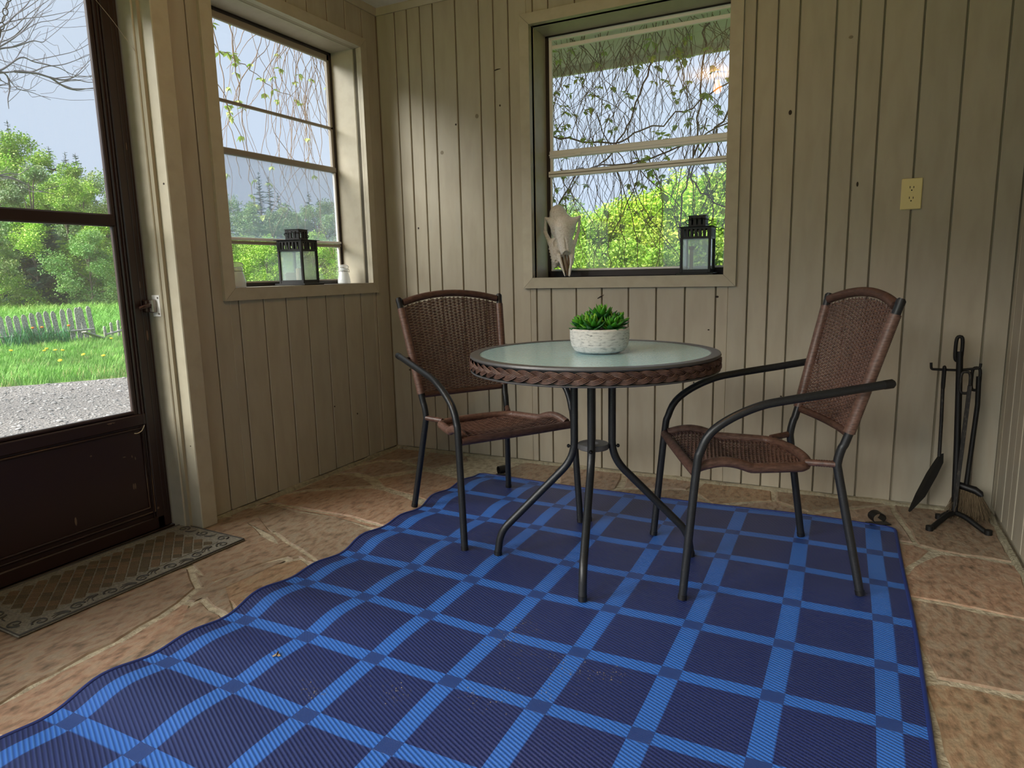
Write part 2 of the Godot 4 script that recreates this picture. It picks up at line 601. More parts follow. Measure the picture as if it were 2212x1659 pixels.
# flat mitred casing round an opening, jamb boards through the wall, all in wall coordinates (u, y, n)
func casing(parent: Node, xf: Transform3D, W: Dictionary, wide: float) -> void:
	var t := 0.019
	var iu0: float = W.u0; var iu1: float = W.u1; var iy0: float = W.y0; var iy1: float = W.y1
	var ou0 := iu0 - wide; var ou1 := iu1 + wide; var oy0 := iy0 - wide; var oy1 := iy1 + wide
	var sides := [
		["casing_board", [Vector2(ou0, oy0), Vector2(ou1, oy0), Vector2(iu1, iy0), Vector2(iu0, iy0)]],
		["casing_board", [Vector2(ou0, oy1), Vector2(ou1, oy1), Vector2(iu1, iy1), Vector2(iu0, iy1)]],
		["casing_board", [Vector2(ou0, oy0), Vector2(ou0, oy1), Vector2(iu0, iy1), Vector2(iu0, iy0)]],
		["casing_board", [Vector2(ou1, oy0), Vector2(ou1, oy1), Vector2(iu1, iy1), Vector2(iu1, iy0)]]]
	for s in sides:
		var st := tool()
		var q: Array = s[1]
		# tiny open joint at each mitre
		var mid: Vector2 = (q[0] + q[1] + q[2] + q[3]) / 4.0
		var f := []
		for p in q:
			f.append(p + (mid - p).normalized() * 0.0006)
		var lo := []
		var hi := []
		for k in 4:
			var p: Vector2 = f[k]
			lo.append(xf * Vector3(p.x, p.y, 0.0))
			# the outer edge is eased
			hi.append(xf * Vector3(p.x, p.y, t if k > 1 else t - 0.005))
		var c: Vector3 = (lo[0] + lo[1] + lo[2] + lo[3]) / 4.0
		quad(st, hi[0], hi[1], hi[2], hi[3], xf.basis.z)
		for k in 4:
			var j := (k + 1) % 4
			quad(st, lo[k], lo[j], hi[j], hi[k], (lo[k] + lo[j]) * 0.5 - c)
		obj(s[0], st, M.trim, parent)
	# jambs in two boards with a groove between them
	for band in [[0.0, -0.032], [-0.0345, -0.198]]:
		var e := 0.0 if band[0] == 0.0 else 0.0015
		for b in [
			[Vector3(iu0 - 0.02, iy0 - 0.02, band[1]), Vector3(iu0 + e, iy1 + 0.02, band[0])],
			[Vector3(iu1 - e, iy0 - 0.02, band[1]), Vector3(iu1 + 0.02, iy1 + 0.02, band[0])],
			[Vector3(iu0, iy1 - e, band[1]), Vector3(iu1, iy1 + 0.02, band[0])]]:
			var st := tool()
			bx(st, b[0], b[1], 0.001, xf)
			obj("jamb_board", st, M.trim, parent)
	var st2 := tool()
	bx(st2, Vector3(iu0, iy0 - 0.03, -0.198), Vector3(iu1, iy0, 0.0), 0.001, xf)
	obj("sill_board", st2, M.trim, parent)

# bar of a sash in wall coordinates
func bar(parent: Node, xf: Transform3D, called: String, m: Material, lo: Vector3, hi: Vector3, bev := 0.002) -> void:
	var st := tool()
	bx(st, lo, hi, bev, xf)
	# a second, thinner lip gives the extruded profile its lines
	obj(called, st, m, parent)

func pane(parent: Node, xf: Transform3D, u0: float, u1: float, y0: float, y1: float, n: float, m: Material) -> void:
	var st := tool()
	bx(st, Vector3(u0, y0, n - 0.0015), Vector3(u1, y1, n + 0.0015), 0.0, xf)
	obj("pane", st, m, parent)

func build_shell() -> void:
	var bx_ := wall_xf(Vector3.RIGHT, Vector3(0, 0, 1))
	var lx := wall_xf(Vector3(0, 0, 1), Vector3.RIGHT)
	var rx := wall_xf(Vector3(0, 0, 1), Vector3.LEFT, Vector3(ROOM_W, 0, 0))
	var fx := wall_xf(Vector3.RIGHT, Vector3(0, 0, -1), Vector3(0, 0, ROOM_D))
	var hb := [BW.u0, BW.u1, BW.y0, BW.y1]
	var hl := [LW.u0, LW.u1, LW.y0, LW.y1]
	var hd := [1.36, 2.2, -0.3, 2.045]
	var hl2 := [2.45, 4.0, 0.6, 2.12]
	var hf := [0.3, 2.5, 0.1, 2.12]
	# --- back wall
	var wb := structure("wall_back", "taupe painted vertical board wall behind the bistro table", "wall")
	var st := tool()
	wall_body(st, bx_, -0.2, ROOM_W + 0.2, -0.2, ROOM_H + 0.06, [hb])
	obj("backing", st, M.backing, wb)
	var marks := [0.0, 0.115, 0.19, 0.268, 0.345, 0.474, 0.605, 0.683, 0.762, 0.889, 0.967, 1.097, 1.225, 1.354, 1.484, 1.613, 1.747, 1.879, 1.961, 2.041, 2.172, 2.253, 2.335, 2.465, 2.598, 2.731, ROOM_W]
	planks(wb, bx_, marks, 0.012, ROOM_H - 0.01, [[BW.u0 - 0.02, BW.u1 + 0.02, BW.y0 - 0.02, BW.y1 + 0.02]])
	# knots and nail holes in the boards
	for k in [[0.581, 1.732, 0.011, 0.013], [0.46, 1.706, 0.006, 0.006], [0.71, 1.766, 0.005, 0.006], [0.373, 1.579, 0.012, 0.012], [0.209, 1.211, 0.005, 0.007], [2.019, 1.579, 0.008, 0.012], [2.276, 1.281, 0.005, 0.012], [1.753, 0.845, 0.009, 0.006], [2.224, 1.829, 0.010, 0.007], [0.165, 0.33, 0.007, 0.007], [2.03, 0.42, 0.005, 0.004], [1.6, 0.62, 0.004, 0.003], [1.72, 0.70, 0.006, 0.004], [1.66, 0.46, 0.004, 0.005], [2.73, 0.42, 0.008, 0.005], [0.11, 0.45, 0.006, 0.004]]:
		var s := tool()
		lathe(s, [Vector2(1, -0.003), Vector2(1, 0.0011), Vector2(0.55, 0.0014), Vector2(0, 0.0011)], 12, bx_ * Transform3D(Basis(Vector3(k[2] * 0.8, 0, 0), Vector3(0, 0, 1), Vector3(0, k[3] * 0.8, 0)), Vector3(k[0], k[1], 0)))
		obj("knot", s, M.knot_pale if k[2] > 0.0095 else M.knot, wb)
	for k in [[1.218, 0.846, 0.9], [0.70, 1.93, 0.2]]:
		obj("split", tube_mesh([bx_ * Vector3(k[0] - 0.014, k[1] - 0.008 * k[2], 0.0008), bx_ * Vector3(k[0], k[1] + 0.001, 0.0012), bx_ * Vector3(k[0] + 0.018, k[1] + 0.011 * k[2], 0.0006)], [0.002, 0.003, 0.0008], 5), M.knot, wb)
	# --- left wall
	var wl := structure("wall_left", "taupe painted vertical board wall with the lantern window", "wall")
	st = tool()
	wall_body(st, lx, -0.2, ROOM_D + 0.2, -0.2, ROOM_H + 0.06, [hl, hd, hl2])
	obj("backing", st, M.backing, wl)
	planks(wl, lx, [0.0, 0.117, 0.247, 0.377, 0.51, 0.638, 0.77, 0.903, 1.036, 1.166, 1.275], 0.012, ROOM_H - 0.01, [[LW.u0 - 0.02, LW.u1 + 0.02, LW.y0 - 0.02, LW.y1 + 0.02]])
	var m2 := [2.285]
	while m2[-1] < ROOM_D - 0.14:
		m2.append(m2[-1] + 0.131)
	m2.append(ROOM_D)
	planks(wl, lx, m2, 0.012, ROOM_H - 0.01, [[hl2[0] - 0.02, hl2[1] + 0.02, hl2[2] - 0.02, hl2[3] + 0.02]])
	planks(wl, lx, [1.36, 1.5, 1.63, 1.76, 1.89, 2.02, 2.2], 2.13, ROOM_H - 0.01, [])
	for k in [[1.30, 1.32, 0.005], [0.33, 0.26, 0.004], [0.5, 0.33, 0.004]]:
		var s := tool()
		lathe(s, [Vector2(1, -0.003), Vector2(1, 0.0011), Vector2(0, 0.0012)], 10, lx * Transform3D(Basis(Vector3(k[2], 0, 0), Vector3(0, 0, 1), Vector3(0, k[2], 0)), Vector3(k[0], k[1], 0.0)))
		obj("knot", s, M.knot, wl)
	# --- right wall
	var wr := structure("wall_right", "taupe board wall at the right edge beside the fire tools", "wall")
	st = tool()
	wall_body(st, rx, -0.2, ROOM_D + 0.2, -0.2, ROOM_H + 0.06, [])
	obj("backing", st, M.backing, wr)
	var m3 := [0.0, 0.053, 0.177, 0.278, 0.36]
	while m3[-1] < ROOM_D - 0.16:
		m3.append(m3[-1] + 0.131)
	m3.append(ROOM_D)
	planks(wr, rx, m3, 0.03, ROOM_H - 0.01, [])
	# --- wall behind the camera, with a wide window
	var wf := structure("wall_front", "taupe board wall closing the porch behind the viewer", "wall")
	st = tool()
	wall_body(st, fx, -0.2, ROOM_W + 0.2, -0.2, ROOM_H + 0.06, [hf])
	obj("backing", st, M.backing, wf)
	var m4 := [0.0]
	while m4[-1] < ROOM_W - 0.14:
		m4.append(m4[-1] + 0.131)
	m4.append(ROOM_W)
	planks(wf, fx, m4, 0.012, ROOM_H - 0.01, [[hf[0] - 0.02, hf[1] + 0.02, hf[2] - 0.02, hf[3] + 0.02]])
	# --- ceiling, roof, crown strips
	var ce := structure("ceiling", "pale grey painted ceiling in the upper corner", "ceiling")
	obj("ceiling_board", box_mesh(Vector3(-0.2, ROOM_H, -0.2), Vector3(ROOM_W + 0.2, ROOM_H + 0.05, ROOM_D + 0.2)), M.ceiling, ce)
	var rf := structure("roof", "low roof over the porch", "roof")
	obj("roof_deck", box_mesh(Vector3(-0.5, ROOM_H + 0.07, -0.3), Vector3(ROOM_W + 2.5, ROOM_H + 0.16, ROOM_D + 0.5)), M.roofing, rf)
	for e in [["trim_1", "crown strip where the back wall meets the ceiling", bx_, ROOM_W], ["trim_2", "crown strip where the left wall meets the ceiling", lx, ROOM_D]]:
		var t := structure(e[0], "taupe " + e[1], "trim")
		var s := tool()
		var w: Transform3D = e[2]
		var a := [Vector3(0, ROOM_H - 0.032, 0), Vector3(0, ROOM_H - 0.032, 0.008), Vector3(0, ROOM_H - 0.006, 0.020), Vector3(0, ROOM_H, 0.020), Vector3(0, ROOM_H, 0)]
		for i in 4:
			var p: Vector3 = a[i]
			var q: Vector3 = a[i + 1]
			var len := Vector3(e[3], 0, 0)
			quad(s, w * p, w * q, w * (q + len), w * (p + len), w.basis * Vector3(0, -0.6, 1))
		obj("strip", s, M.trim, t)
	# --- cement fillet where floor meets wall
	for e in [["baseboard_back", "rough grey cement joint along the foot of the back wall", bx_, ROOM_W], ["baseboard_left", "rough grey cement joint along the foot of the left wall", lx, 1.275], ["baseboard_right", "rough cement joint along the foot of the right wall", rx, ROOM_D]]:
		var t := structure(e[0], e[1], "baseboard")
		var s := tool()
		var w: Transform3D = e[2]
		var n := int(e[3] / 0.06)
		for i in n:
			var u0: float = e[3] * i / n
			var u1: float = e[3] * (i + 1) / n
			rng.seed = hash(e[0]) + i
			var h0 := rng.randf_range(0.008, 0.016)
			var d0 := rng.randf_range(0.010, 0.022)
			rng.seed = hash(e[0]) + i + 1
			var h1 := rng.randf_range(0.008, 0.016)
			var d1 := rng.randf_range(0.010, 0.022)
			quad(s, w * Vector3(u0, h0, 0.0012), w * Vector3(u1, h1, 0.0012), w * Vector3(u1, h1 * 0.7, d1 * 0.7), w * Vector3(u0, h0 * 0.7, d0 * 0.7), Vector3.UP)
			quad(s, w * Vector3(u0, h0 * 0.7, d0 * 0.7), w * Vector3(u1, h1 * 0.7, d1 * 0.7), w * Vector3(u1, -0.004, d1), w * Vector3(u0, -0.004, d0), w.basis.z + Vector3.UP)
		obj("fillet", s, M.cement, t)
	rng.seed = 77
	build_floor()
	build_windows(bx_, lx, fx, hl2, hf)
	build_door(lx)

func stone_piece(parent: Node, poly: PackedVector2Array, y: float) -> void:
	if poly.size() < 3:
		return
	# draw the outline in from the joint, then roughen it
	var ins := Geometry2D.offset_polygon(poly, -0.011, Geometry2D.JOIN_ROUND)
	if ins.size() == 0:
		return
	var src: PackedVector2Array = ins[0]
	var out := PackedVector2Array()
	var n := src.size()
	for i in n:
		var a := src[i]
		var b := src[(i + 1) % n]
		var l := (b - a).length()
		if l < 0.012 and i % 2 == 1:
			continue
		var k: int = clamp(int(l / 0.07), 1, 6)
		for j in k:
			var t := float(j) / k
			var p := a.lerp(b, t)
			var w := 0.0085 if l > 0.05 else 0.003
			out.append(p + Vector2(rng.randf_range(-w, w), rng.randf_range(-w, w)))
	if out.size() < 4:
		return
	var st := tool()
	slab(st, out, -0.012, y, 0.005, 0.0006)
	obj("flagstone", st, M.stone[rng.randi() % M.stone.size()], parent)

func build_floor() -> void:
	var fl := structure("floor", "irregular tan and pink flagstone floor with pale mortar joints", "floor")
	obj("mortar", box_mesh(Vector3(-0.12, -0.2, -0.1), Vector3(ROOM_W + 0.05, -0.0035, ROOM_D + 0.1)), M.mortar, fl)
	# the long stones between the door mat and the rug
	var hand := [
		[[0.30, 1.62], [0.45, 1.70], [0.50, 1.80], [0.53, 2.02], [0.53, 2.25], [0.56, 2.42], [0.42, 2.62], [0.05, 2.6], [-0.1, 2.3], [-0.1, 1.75], [0.1, 1.62]],
		[[0.30, 1.60], [0.46, 1.67], [0.51, 1.47], [0.56, 1.375], [0.30, 1.285], [0.07, 1.19], [-0.1, 1.22], [-0.1, 1.60]],
		[[0.495, 1.685], [0.535, 1.49], [0.60, 1.40], [0.73, 1.46], [0.86, 1.50], [0.86, 1.86], [0.70, 1.77], [0.55, 1.715]],
		[[0.535, 1.76], [0.68, 1.80], [0.85, 1.89], [0.88, 2.3], [0.62, 2.36], [0.575, 2.25], [0.575, 2.02], [0.545, 1.86]],
		[[0.62, 2.40], [0.9, 2.34], [1.1, 2.7], [0.8, 3.1], [0.45, 2.9], [0.48, 2.62]],
		[[0.045, 1.155], [0.32, 1.255], [0.53, 1.335], [0.70, 1.41], [0.86, 1.30], [0.74, 1.10], [0.50, 1.03], [0.22, 1.035], [0.03, 1.02]],
		[[0.02, 0.995], [0.22, 1.01], [0.36, 1.0], [0.50, 1.0], [0.72, 1.05], [0.78, 0.80], [0.55, 0.70], [0.34, 0.66], [0.17, 0.76], [0.02, 0.90]],
		[[0.02, 0.87], [0.155, 0.74], [0.32, 0.635], [0.22, 0.555], [0.10, 0.52], [0.02, 0.56]],
		[[0.36, 0.63], [0.56, 0.67], [0.82, 0.76], [0.9, 0.5], [0.62, 0.37], [0.42, 0.33], [0.27, 0.53]],
		[[0.02, 0.53], [0.10, 0.49], [0.235, 0.52], [0.38, 0.31], [0.20, 0.25], [0.09, 0.29], [0.02, 0.40]],
		[[0.02, 0.37], [0.08, 0.26], [0.19, 0.22], [0.235, 0.12], [0.20, 0.02], [0.02, 0.02]],
		[[0.225, 0.23], [0.42, 0.295], [0.46, 0.21], [0.52, 0.09], [0.48, 0.02], [0.23, 0.02], [0.265, 0.12]]]
	var polys := []
	for h in hand:
		var p := PackedVector2Array()
		for q in h:
			p.append(Vector2(q[0], q[1]))
		if Geometry2D.is_polygon_clockwise(p):
			p.reverse()
		polys.append(p)
	rng.seed = 5
	for p in polys:
		var g := Geometry2D.offset_polygon(p, 0.006, Geometry2D.JOIN_MITER)
		stone_piece(fl, g[0], rng.randf_range(-0.0005, 0.0015))
	# the rest of the floor, from seeds spread over it
	var seeds := [Vector2(0.62, 0.14), Vector2(0.92, 0.20), Vector2(1.20, 0.12), Vector2(1.52, 0.06), Vector2(1.60, 0.30), Vector2(1.86, 0.10), Vector2(2.0, 0.32), Vector2(2.2, 0.06), Vector2(2.36, 0.26), Vector2(2.64, 0.22), Vector2(2.62, 0.74), Vector2(2.60, 1.05), Vector2(2.66, 1.58), Vector2(2.62, 2.1), Vector2(2.3, 2.6), Vector2(1.25, 0.5), Vector2(2.35, 0.6), Vector2(2.3, 1.1), Vector2(2.3, 1.6), Vector2(2.3, 2.1)]
	for i in 8:
		for j in 5:
			seeds.append(Vector2(0.28 + j * 0.56 + rng.randf_range(-0.12, 0.12), 2.9 + i * 0.2 + rng.randf_range(-0.05, 0.05)))
	for i in 5:
		for j in 3:
			seeds.append(Vector2(1.1 + j * 0.42 + rng.randf_range(-0.1, 0.1), 0.8 + i * 0.42 + rng.randf_range(-0.1, 0.1)))
	for i in seeds.size():
		var cell := PackedVector2Array([Vector2(0.0, 0.0), Vector2(ROOM_W, 0.0), Vector2(ROOM_W, ROOM_D), Vector2(0.0, ROOM_D)])
		var s: Vector2 = seeds[i]
		for j in seeds.size():
			if j == i:
				continue
			var o: Vector2 = seeds[j]
			if (o - s).length() > 1.6:
				continue
			var mid := (s + o) * 0.5
			var d := (o - s).normalized()
			var side := Vector2(-d.y, d.x)
			var half := PackedVector2Array([mid - side * 8, mid + side * 8, mid + side * 8 - d * 8, mid - side * 8 - d * 8])
			var r := Geometry2D.intersect_polygons(cell, half)
			if r.size() == 0:
				cell = PackedVector2Array()
				break
			cell = r[0]
		if cell.size() < 3:
			continue
		for p in polys:
			var r := Geometry2D.clip_polygons(cell, p)
			var best := PackedVector2Array()
			for q in r:
				if not Geometry2D.is_polygon_clockwise(q) and q.size() > best.size():
					best = q
			cell = best
			if cell.size() < 3:
				break
		if cell.size() >= 3:
			stone_piece(fl, cell, rng.randf_range(-0.0005, 0.0015))

func build_windows(bx_: Transform3D, lx: Transform3D, fx: Transform3D, hl2: Array, hf: Array) -> void:
	# ---- back window
	var w := structure("window_1", "double-hung window with white bars in the back wall, vines outside", "window")
	casing(w, bx_, BW, 0.051)
	var n0 := -0.198
	var n1 := -0.172
	# dark outer frame
	bar(w, bx_, "outer_frame", M.dark_frame, Vector3(BW.u0, BW.y0, n0), Vector3(BW.u0 + 0.018, BW.y1, n1))
	bar(w, bx_, "outer_frame", M.dark_frame, Vector3(BW.u1 - 0.012, BW.y0, n0), Vector3(BW.u1, BW.y1, n1))
	bar(w, bx_, "outer_frame", M.dark_frame, Vector3(BW.u0, BW.y1 - 0.008, n0), Vector3(BW.u1, BW.y1, n1))
	bar(w, bx_, "outer_frame", M.dark_frame, Vector3(BW.u0, BW.y0, n0), Vector3(BW.u1, BW.y0 + 0.030, n1))
	var u0: float = BW.u0 + 0.014
	var u1: float = BW.u1 - 0.008
	# upper sash, lower sash, storm rail
	var up := Node3D.new(); up.name = "upper_sash"; w.add_child(up)
	bar(up, bx_, "stile", M.white_metal, Vector3(u0, 1.43, -0.193), Vector3(u0 + 0.018, 2.10, -0.178))
	bar(up, bx_, "stile", M.white_metal, Vector3(u1 - 0.018, 1.43, -0.193), Vector3(u1, 2.10, -0.178))
	bar(up, bx_, "rail", M.white_metal, Vector3(u0, 2.075, -0.193), Vector3(u1, 2.093, -0.176))
	bar(up, bx_, "rail", M.white_metal, Vector3(u0, 2.036, -0.196), Vector3(u1, 2.054, -0.181))
	bar(up, bx_, "meeting_rail", M.white_metal, Vector3(u0, 1.525, -0.196), Vector3(u1, 1.561, -0.172), 0.004)
	bar(up, bx_, "meeting_rail", M.white_metal, Vector3(u0, 1.538, -0.172), Vector3(u1, 1.543, -0.169), 0.001)
	pane(up, bx_, u0, u1, 1.55, 2.09, -0.187, M.pane)
	var dn := Node3D.new(); dn.name = "lower_sash"; w.add_child(dn)
	bar(dn, bx_, "rail", M.white_metal, Vector3(u0 - 0.004, 1.434, -0.190), Vector3(u1, 1.463, -0.170), 0.003)
	bar(dn, bx_, "rail", M.grey_metal, Vector3(u0 - 0.004, 1.446, -0.170), Vector3(u1, 1.450, -0.167), 0.001)
	bar(dn, bx_, "stile", M.white_metal, Vector3(u0, 0.975, -0.19), Vector3(u0 + 0.012, 1.434, -0.178))
	bar(dn, bx_, "stile", M.white_metal, Vector3(u1 - 0.016, 0.975, -0.19), Vector3(u1, 1.434, -0.178))
	bar(dn, bx_, "rail", M.white_metal, Vector3(u0, 0.971, -0.19), Vector3(u1, 0.981, -0.176))
	pane(dn, bx_, u0, u1, 0.975, 1.55, -0.184, M.pane)
	bar(w, bx_, "catch", M.white_metal, Vector3(1.03, 1.527, -0.174), Vector3(1.062, 1.543, -0.163), 0.003)
	# ---- left window
	w = structure("window_2", "double-hung window with grey bars in the left wall above the lantern", "window")
	casing(w, lx, LW, 0.052)
	bar(w, lx, "outer_frame", M.dark_frame, Vector3(LW.u0, LW.y0, n0), Vector3(LW.u0 + 0.016, LW.y1, n1))
	bar(w, lx, "outer_frame", M.dark_frame, Vector3(LW.u1 - 0.016, LW.y0, n0), Vector3(LW.u1, LW.y1, n1))
	bar(w, lx, "outer_frame", M.dark_frame, Vector3(LW.u0, LW.y1 - 0.014, n0), Vector3(LW.u1, LW.y1, n1))
	bar(w, lx, "outer_frame", M.dark_frame, Vector3(LW.u0, LW.y0, n0), Vector3(LW.u1, LW.y0 + 0.016, n1))
	u0 = LW.u0 + 0.012
	u1 = LW.u1 - 0.012
	up = Node3D.new(); up.name = "upper_sash"; w.add_child(up)
	bar(up, lx, "stile", M.grey_metal, Vector3(u0, 1.50, -0.194), Vector3(u0 + 0.020, 2.082, -0.176))
	bar(up, lx, "stile", M.grey_metal, Vector3(u1 - 0.018, 1.50, -0.194), Vector3(u1, 2.082, -0.176))
	bar(up, lx, "rail", M.grey_metal, Vector3(u0, 2.053, -0.194), Vector3(u1, 2.083, -0.176), 0.003)
	bar(up, lx, "glazing_bar", M.grey_metal, Vector3(u0, 1.719, -0.190), Vector3(u1, 1.732, -0.176))
	bar(up, lx, "meeting_rail", M.grey_metal, Vector3(u0, 1.503, -0.197), Vector3(u1, 1.531, -0.171), 0.004)
	pane(up, lx, u0, u1, 1.51, 2.07, -0.187, M.pane)
	dn = Node3D.new(); dn.name = "lower_sash"; w.add_child(dn)
	bar(dn, lx, "rail", M.grey_metal, Vector3(u0 - 0.004, 1.121, -0.192), Vector3(u1, 1.136, -0.172), 0.003)
	bar(dn, lx, "rail", M.white_metal, Vector3(u0 - 0.004, 1.138, -0.192), Vector3(u1, 1.151, -0.170), 0.003)
	bar(dn, lx, "stile", M.white_metal, Vector3(u0, 0.95, -0.19), Vector3(u0 + 0.014, 1.503, -0.176))
	bar(dn, lx, "stile", M.white_metal, Vector3(u1 - 0.014, 0.95, -0.19), Vector3(u1, 1.503, -0.176))
	bar(dn, lx, "rail", M.grey_metal, Vector3(u0, 0.947, -0.192), Vector3(u1, 0.956, -0.174))
	pane(dn, lx, u0, u1, 1.145, 1.51, -0.185, M.dusty_pane)
	pane(dn, lx, u0, u1, 0.952, 1.128, -0.190, M.pane)
	# ---- windows outside the picture
	w = structure("window_3", "plain window further along the left wall", "window")
	casing(w, lx, {"u0": hl2[0], "u1": hl2[1], "y0": hl2[2], "y1": hl2[3]}, 0.052)
	bar(w, lx, "meeting_rail", M.grey_metal, Vector3(hl2[0], 1.5, -0.19), Vector3(hl2[1], 1.53, -0.17))
	pane(w, lx, hl2[0], hl2[1], hl2[2], hl2[3], -0.185, M.pane)
	w = structure("window_4", "wide window in the wall behind the viewer", "window")
	casing(w, fx, {"u0": hf[0], "u1": hf[1], "y0": hf[2], "y1": hf[3]}, 0.052)
	bar(w, fx, "mullion", M.grey_metal, Vector3(1.38, hf[2], -0.19), Vector3(1.42, hf[3], -0.17))
	pane(w, fx, hf[0], hf[1], hf[2], hf[3], -0.185, M.pane)

func build_door(lx: Transform3D) -> void:
	# posts and jamb boards of the doorway
	var t := structure("trim_3", "taupe painted door post with square edges left of the lantern window", "trim")
	obj("post_board", box_mesh(Vector3(-0.028, 0.0, 1.276), Vector3(0.045, ROOM_H, 1.348), 0.003), M.trim, t)
	obj("jamb_board", box_mesh(Vector3(-0.2, 0.0, 1.30), Vector3(-0.032, 2.06, 1.366), 0.003), M.trim, t)
	obj("threshold", box_mesh(Vector3(-0.2, -0.05, 1.34), Vector3(-0.094, 0.010, 2.22), 0.002), M.dark_frame, t)
	var st := tool()
	tube(st, [Vector3(0.022, 1.315, 1.3475), Vector3(0.022, 1.315, 1.3488)], 0.004, 10)
	obj("nail_hole", st, M.knot, t)
	st = tool()
	tube(st, [Vector3(0.022, 0.335, 1.3475), Vector3(0.022, 0.335, 1.3488)], 0.0025, 8)
	obj("nail_hole", st, M.knot, t)
	t = structure("trim_4", "taupe door post on the hinge side of the storm door", "trim")
	obj("post_board", box_mesh(Vector3(-0.2, 0.0, 2.19), Vector3(0.045, ROOM_H, 2.285), 0.003), M.trim, t)
	obj("head_board", box_mesh(Vector3(-0.2, 2.045, 1.34), Vector3(0.02, 2.13, 2.2), 0.003), M.trim, t)
	# ---- storm door
	var d := structure("door_1", "dark brown aluminium storm door with glass above a kick panel", "door")
	var xf := lx   # u = z, n = x
	var f0 := -0.130
	var f1 := -0.098
	var za := 1.372
	var zb := 2.185
	bar(d, xf, "stile", M.brown_metal, Vector3(za, 0.012, f0), Vector3(za + 0.062, 2.03, f1), 0.004)
	bar(d, xf, "stile_step", M.brown_metal, Vector3(za + 0.062, 0.45, f0), Vector3(za + 0.086, 1.97, f1 - 0.004), 0.004)
	bar(d, xf, "stile_step", M.brown_metal, Vector3(za + 0.086, 0.45, f0 + 0.004), Vector3(za + 0.103, 1.95, f1 - 0.010), 0.003)
	for u in [0.012, 0.030, 0.072]:
		bar(d, xf, "ridge", M.brown_metal, Vector3(za + u, 0.05, f1 - 0.004), Vector3(za + u + 0.003, 2.0, f1 + 0.0022), 0.001)
	bar(d, xf, "stile", M.brown_metal, Vector3(zb - 0.10, 0.012, f0), Vector3(zb, 2.03, f1), 0.004)
	bar(d, xf, "top_rail", M.brown_metal, Vector3(za + 0.06, 1.935, f0), Vector3(zb - 0.06, 2.03, f1), 0.004)
	bar(d, xf, "middle_rail", M.brown_metal, Vector3(za + 0.092, 1.163, f0), Vector3(zb - 0.09, 1.206, f1 - 0.003), 0.005)
	bar(d, xf, "glass_rail", M.brown_metal, Vector3(za + 0.062, 0.43, f0), Vector3(zb - 0.06, 0.474, f1), 0.004)
	bar(d, xf, "glass_bead", M.brown_metal, Vector3(za + 0.098, 0.474, f0 + 0.004), Vector3(zb - 0.09, 0.488, f1 - 0.008), 0.004)
	# kick panel: flat sheet with raised mouldings
	bar(d, xf, "kick_panel", M.brown_metal, Vector3(za + 0.055, 0.06, f0 + 0.008), Vector3(zb - 0.06, 0.435, f1 - 0.009), 0.001)
	bar(d, xf, "bottom_rail", M.brown_metal, Vector3(za + 0.03, 0.012, f0), Vector3(zb - 0.03, 0.062, f1), 0.004)
	for e in [[0.062, 0.0], [0.083, 0.004]]:
		var o: float = e[0]
		var pts := []
		for q in [[za + o, 0.02 + o], [zb - o - 0.03, 0.02 + o], [zb - o - 0.03, 0.502 - o], [za + o, 0.502 - o]]:
			pts.append(xf * Vector3(q[0], q[1], f1 - 0.0075))
		obj("moulding", tube_mesh(pts, 0.0055, 6, false, true), M.brown_metal, d)
	bar(d, xf, "bottom_sweep", M.cap, Vector3(za + 0.005, 0.004, f0 + 0.01), Vector3(zb - 0.005, 0.014, f1 - 0.008), 0.001)
	pane(d, xf, za + 0.09, zb - 0.09, 1.20, 1.94, -0.118, M.door_pane)
	pane(d, xf, za + 0.09, zb - 0.09, 0.48, 1.17, -0.115, M.door_pane)
	# worn spots, bare screw holes and a chip on the stile
	for k in [[za + 0.02, 0.765, 0.0035, 0.020], [za + 0.028, 0.955, 0.0015, 0.014], [za + 0.021, 1.45, 0.0016, 0.014], [za + 0.20, 0.462, 0.016, 0.003], [za + 0.13, 0.205, 0.003, 0.012], [za + 0.137, 0.205, 0.003, 0.012], [za + 0.118, 0.31, 0.002, 0.006], [za + 0.13, 0.32, 0.002, 0.005], [za + 0.16, 0.325, 0.006, 0.002], [za + 0.36, 0.145, 0.004, 0.016], [za + 0.055, 0.095, 0.005, 0.005], [za + 0.28, 0.36, 0.004, 0.003]]:
		var s := tool()
		var nn: float = f1 if (k[0] < za + 0.06 or k[1] > 0.43) else f1 - 0.009
		lathe(s, [Vector2(1, -0.002), Vector2(1, 0.0004), Vector2(0, 0.0007)], 9, xf * Transform3D(Basis(Vector3(k[2], 0, 0), Vector3(0, 0, 1), Vector3(0, k[3], 0)), Vector3(k[0], k[1], nn)))
		obj("scuff", s, M.scuff, d)
	for k in [za + 0.195, za + 0.215]:
		var s := tool()
		tube(s, [xf * Vector3(k, 0.459, f1 - 0.001), xf * Vector3(k, 0.459, f1 + 0.0015)], 0.003, 8)
		obj("screw_hole", s, M.slot, d)
	obj("pull_cord", tube_mesh(curve([xf * Vector3(za + 0.075, 0.43, f1 + 0.003), xf * Vector3(za + 0.088, 0.412, f1 + 0.004), xf * Vector3(za + 0.105, 0.405, f1 + 0.003), xf * Vector3(za + 0.118, 0.407, f1 + 0.003)], 0.004), 0.0016, 5), M.wax, d)
	# latch
	var l := Node3D.new(); l.name = "latch"; d.add_child(l)
	obj("latch_body", box_mesh(Vector3(f1, 0.852, za + 0.002), Vector3(f1 + 0.022, 0.898, za + 0.028), 0.004), M.latch, l)
	var lp := curve([Vector3(f1 + 0.018, 0.876, za + 0.012), Vector3(f1 + 0.030, 0.878, za + 0.022), Vector3(f1 + 0.034, 0.874, za + 0.045), Vector3(f1 + 0.030, 0.870, za + 0.060)], 0.006)
